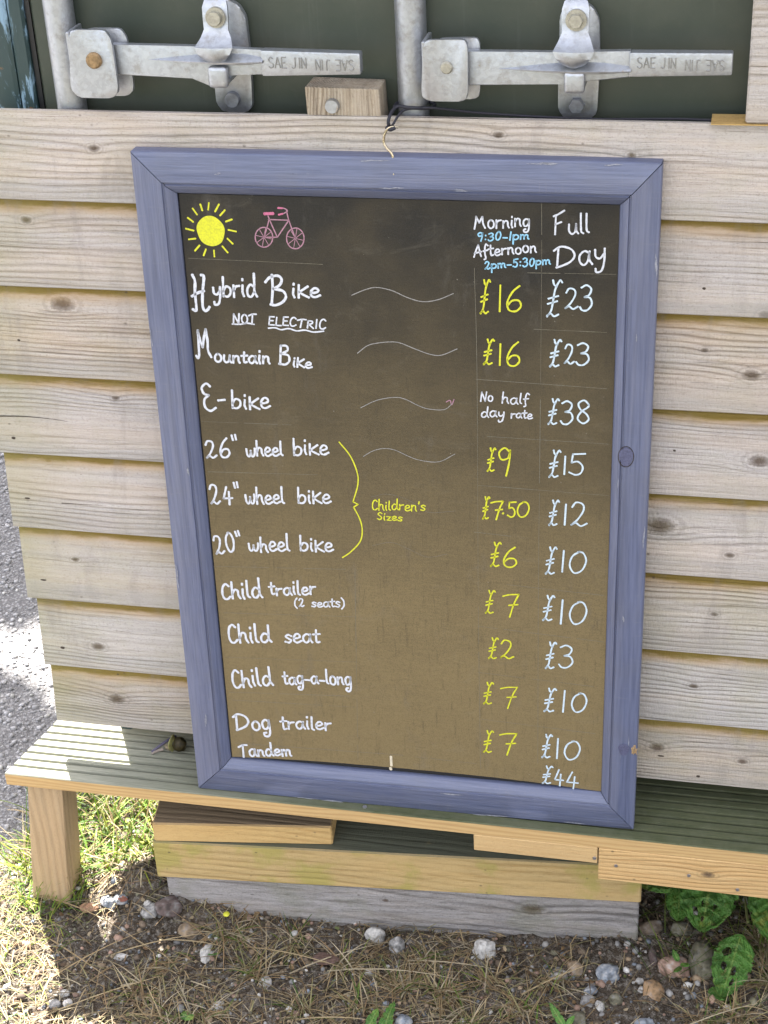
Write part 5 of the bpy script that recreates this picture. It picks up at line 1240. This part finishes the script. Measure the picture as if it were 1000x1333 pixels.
leaf_obj('leaf', (.532, -.010, -.600), (.512, -.094, -.634), .052, [(-.42, .28, .20, .40), (-.36, .52, .15, .45), (.18, .56, .13, .7), (.34, .74, .12, .5)], dock, (1, .12, .0), .5, 8)['label'] = 'leaf eaten into large holes'
leaf_obj('leaf', (.402, .075, -.560), (.438, .020, -.572), .060, [(.55, .75, .22, .4)], dock, (1, .3, .1), .5, 14)
leaf_obj('leaf', (.500, -.072, -.635), (.515, -.098, -.634), .020, [], dock, (1, .2, .0), .4, 20, ncol=12, nrow=14)
bm = bmesh.new()
for P in ([(.505, .11, -.63), (.497, .10, -.59), (.487, .075, -.560)], [(.505, .11, -.63), (.53, .07, -.59), (.540, .000, -.585)], [(.505, .11, -.63), (.44, .13, -.58), (.400, .105, -.565)]): tube(bm, P, .0016, 7, 5)
from_bm('stem', bm, plain('dock stem', (.14, .15, .05), .5, var=.3, scale=150), dock, None, True)
wl = plain('weed', (.1, .2, .05), .5)
for nm_, lab, L_ in (
    ('small_weed', 'pair of upright green oval leaves at the bottom edge, centre', [((.096, -.222, -.640), (.100, -.172, -.622), .018), ((.076, -.215, -.640), (.082, -.186, -.626), .016)]),
    ('small_weed', 'small green weed with two pointed leaves at the bottom edge, right of centre', [((.322, -.168, -.640), (.298, -.146, -.622), .011), ((.322, -.170, -.640), (.331, -.156, -.628), .009)]),
    ('small_weed', 'tiny three-leaved green weed on the pinkish brown stone', [((.457, -.050, -.628), (.452, -.072, -.622), .010), ((.459, -.046, -.626), (.470, -.058, -.620), .010), ((.455, -.045, -.625), (.446, -.030, -.618), .008)]),
    ('small_weed', 'small green leaf lying at the lower left of the straw', [((-.170, -.225, -.640), (-.145, -.240, -.634), .014), ((-.150, -.122, -.632), (-.158, -.137, -.626), .010)])):
    w_ = thing(nm_, lab, 'weed')
    for b_, t_, wd in L_: leaf_obj('leaf', b_, t_, wd, [], w_, (1, .1, .25), .5, wd * 900, ncol=10, nrow=14)
# dead leaves
for k, (x, y, s_, lab) in enumerate([(-.006, -.098, .020, 'curled dark brown dead leaf in the straw below the timbers'), (-.305, -.060, .010, 'small red-brown dead leaf right of the bench leg'), (-.352, -.070, .016, 'pale orange-brown dead leaf at the foot of the bench leg')]):
    o = leaf_obj('dead_leaf', (x - s_, y, ground_h(x, y) + .008), (x + s_, y - .004, ground_h(x, y) + .010), s_ * .9, [], None, (0, 1, .4), .8, k + 30, plain('dead leaf tone', [(.10, .055, .04), (.22, .07, .045), (.34, .19, .11)][k], .7, var=.5, scale=120), ncol=10, nrow=14)
    tag(o, lab, 'dead leaf')
bm = bmesh.new(); bmesh.ops.create_icosphere(bm, subdivisions=2, radius=.0048)
for v in bm.verts: v.co = v.co * (1 + .15 * noise.noise(v.co * 400)); v.co.z *= .55
o = from_bm('yellow_flower', bm, plain('yellow petal', (.50, .50, .03), .6, var=.3, scale=500), None, (-.152, -.070, -.612), True); tag(o, 'small round yellow flower head in front of the grey timber', 'flower')

# ------------------------------------------------------------------ trees beyond the lane: they dapple the sun on the gravel
def tree(loc, h, rad, boughs, label, seed):
    r_ = random.Random(seed); t = thing('tree', label, 'tree', loc)
    bm = bmesh.new(); tube(bm, [(0, 0, -.1), (.05, .03, h * .3), (-.04, .05, h * .62), (.02, 0, h)], .11, 10, 5, (1, .25))
    for bx, by, bz, br in boughs:
        z0 = max(.6, min(h * .8, bz - .5)); tube(bm, [(0, 0, z0), (bx * .5, by * .5, (z0 + bz) / 2 + .1), (bx, by, bz)], .035, 7, 5, (1, .25))
    from_bm('trunk', bm, M['dryleaf'], t, None, True)
    Vs = []; Fs = []; Cs = []; off = 0
    for bx, by, bz, br in boughs:
        for _ in range(int(1500 * br * br / .1)):
            while True:
                p_ = np.array([r_.uniform(-1, 1) for _ in range(3)])
                if p_ @ p_ < 1: break
            p_ = p_ * br + np.array((bx, by, bz)); a = np.array([r_.gauss(0, 1) for _ in range(3)]); a /= np.linalg.norm(a); b = np.cross(a, (.3, .5, .8)); b /= np.linalg.norm(b); s_ = r_.uniform(.025, .05)
            Vs += [p_ - a * s_, p_ + b * s_ * .5, p_ + a * s_, p_ - b * s_ * .5]; Fs.append((off, off + 1, off + 2, off + 3)); off += 4; c_ = np.array((.06, .11, .025)) * r_.uniform(.6, 1.5); Cs += [c_] * 4
    o = build_np('crown', np.array(Vs), np.array(Fs), np.array(Cs), M['blade'], False); o.parent = t
sx, sy, sz = SUN_DIR
def up_ray(p, t): return (p[0] + sx * t, p[1] + sy * t, p[2] + sz * t)
TL = (-3.1, 4.4, GZ)
def rel(p): return tuple(a - b for a, b in zip(p, TL))
b1 = [(*rel(up_ray((-1.30, 1.55, GZ), 4.2)), .62), (*rel(up_ray((-1.02, 1.02, GZ), 3.9)), .30), (*rel(up_ray((-.78, .80, GZ), 3.9)), .165), (*rel(up_ray((-.95, .78, GZ), 4.0)), .16), (*rel(up_ray((-.72, .22, GZ), 4.0)), .20), (*rel(up_ray((-.55, .20, GZ), 4.0)), .13), (*rel(up_ray((-1.1, .2, GZ), 4.3)), .35), (-.3, .4, 3.4, .6), (.1, -.2, 3.9, .5)]
tree(TL, 3.6, 1.0, b1, 'broadleaf tree beyond the lane behind the container, out of the picture', 5)
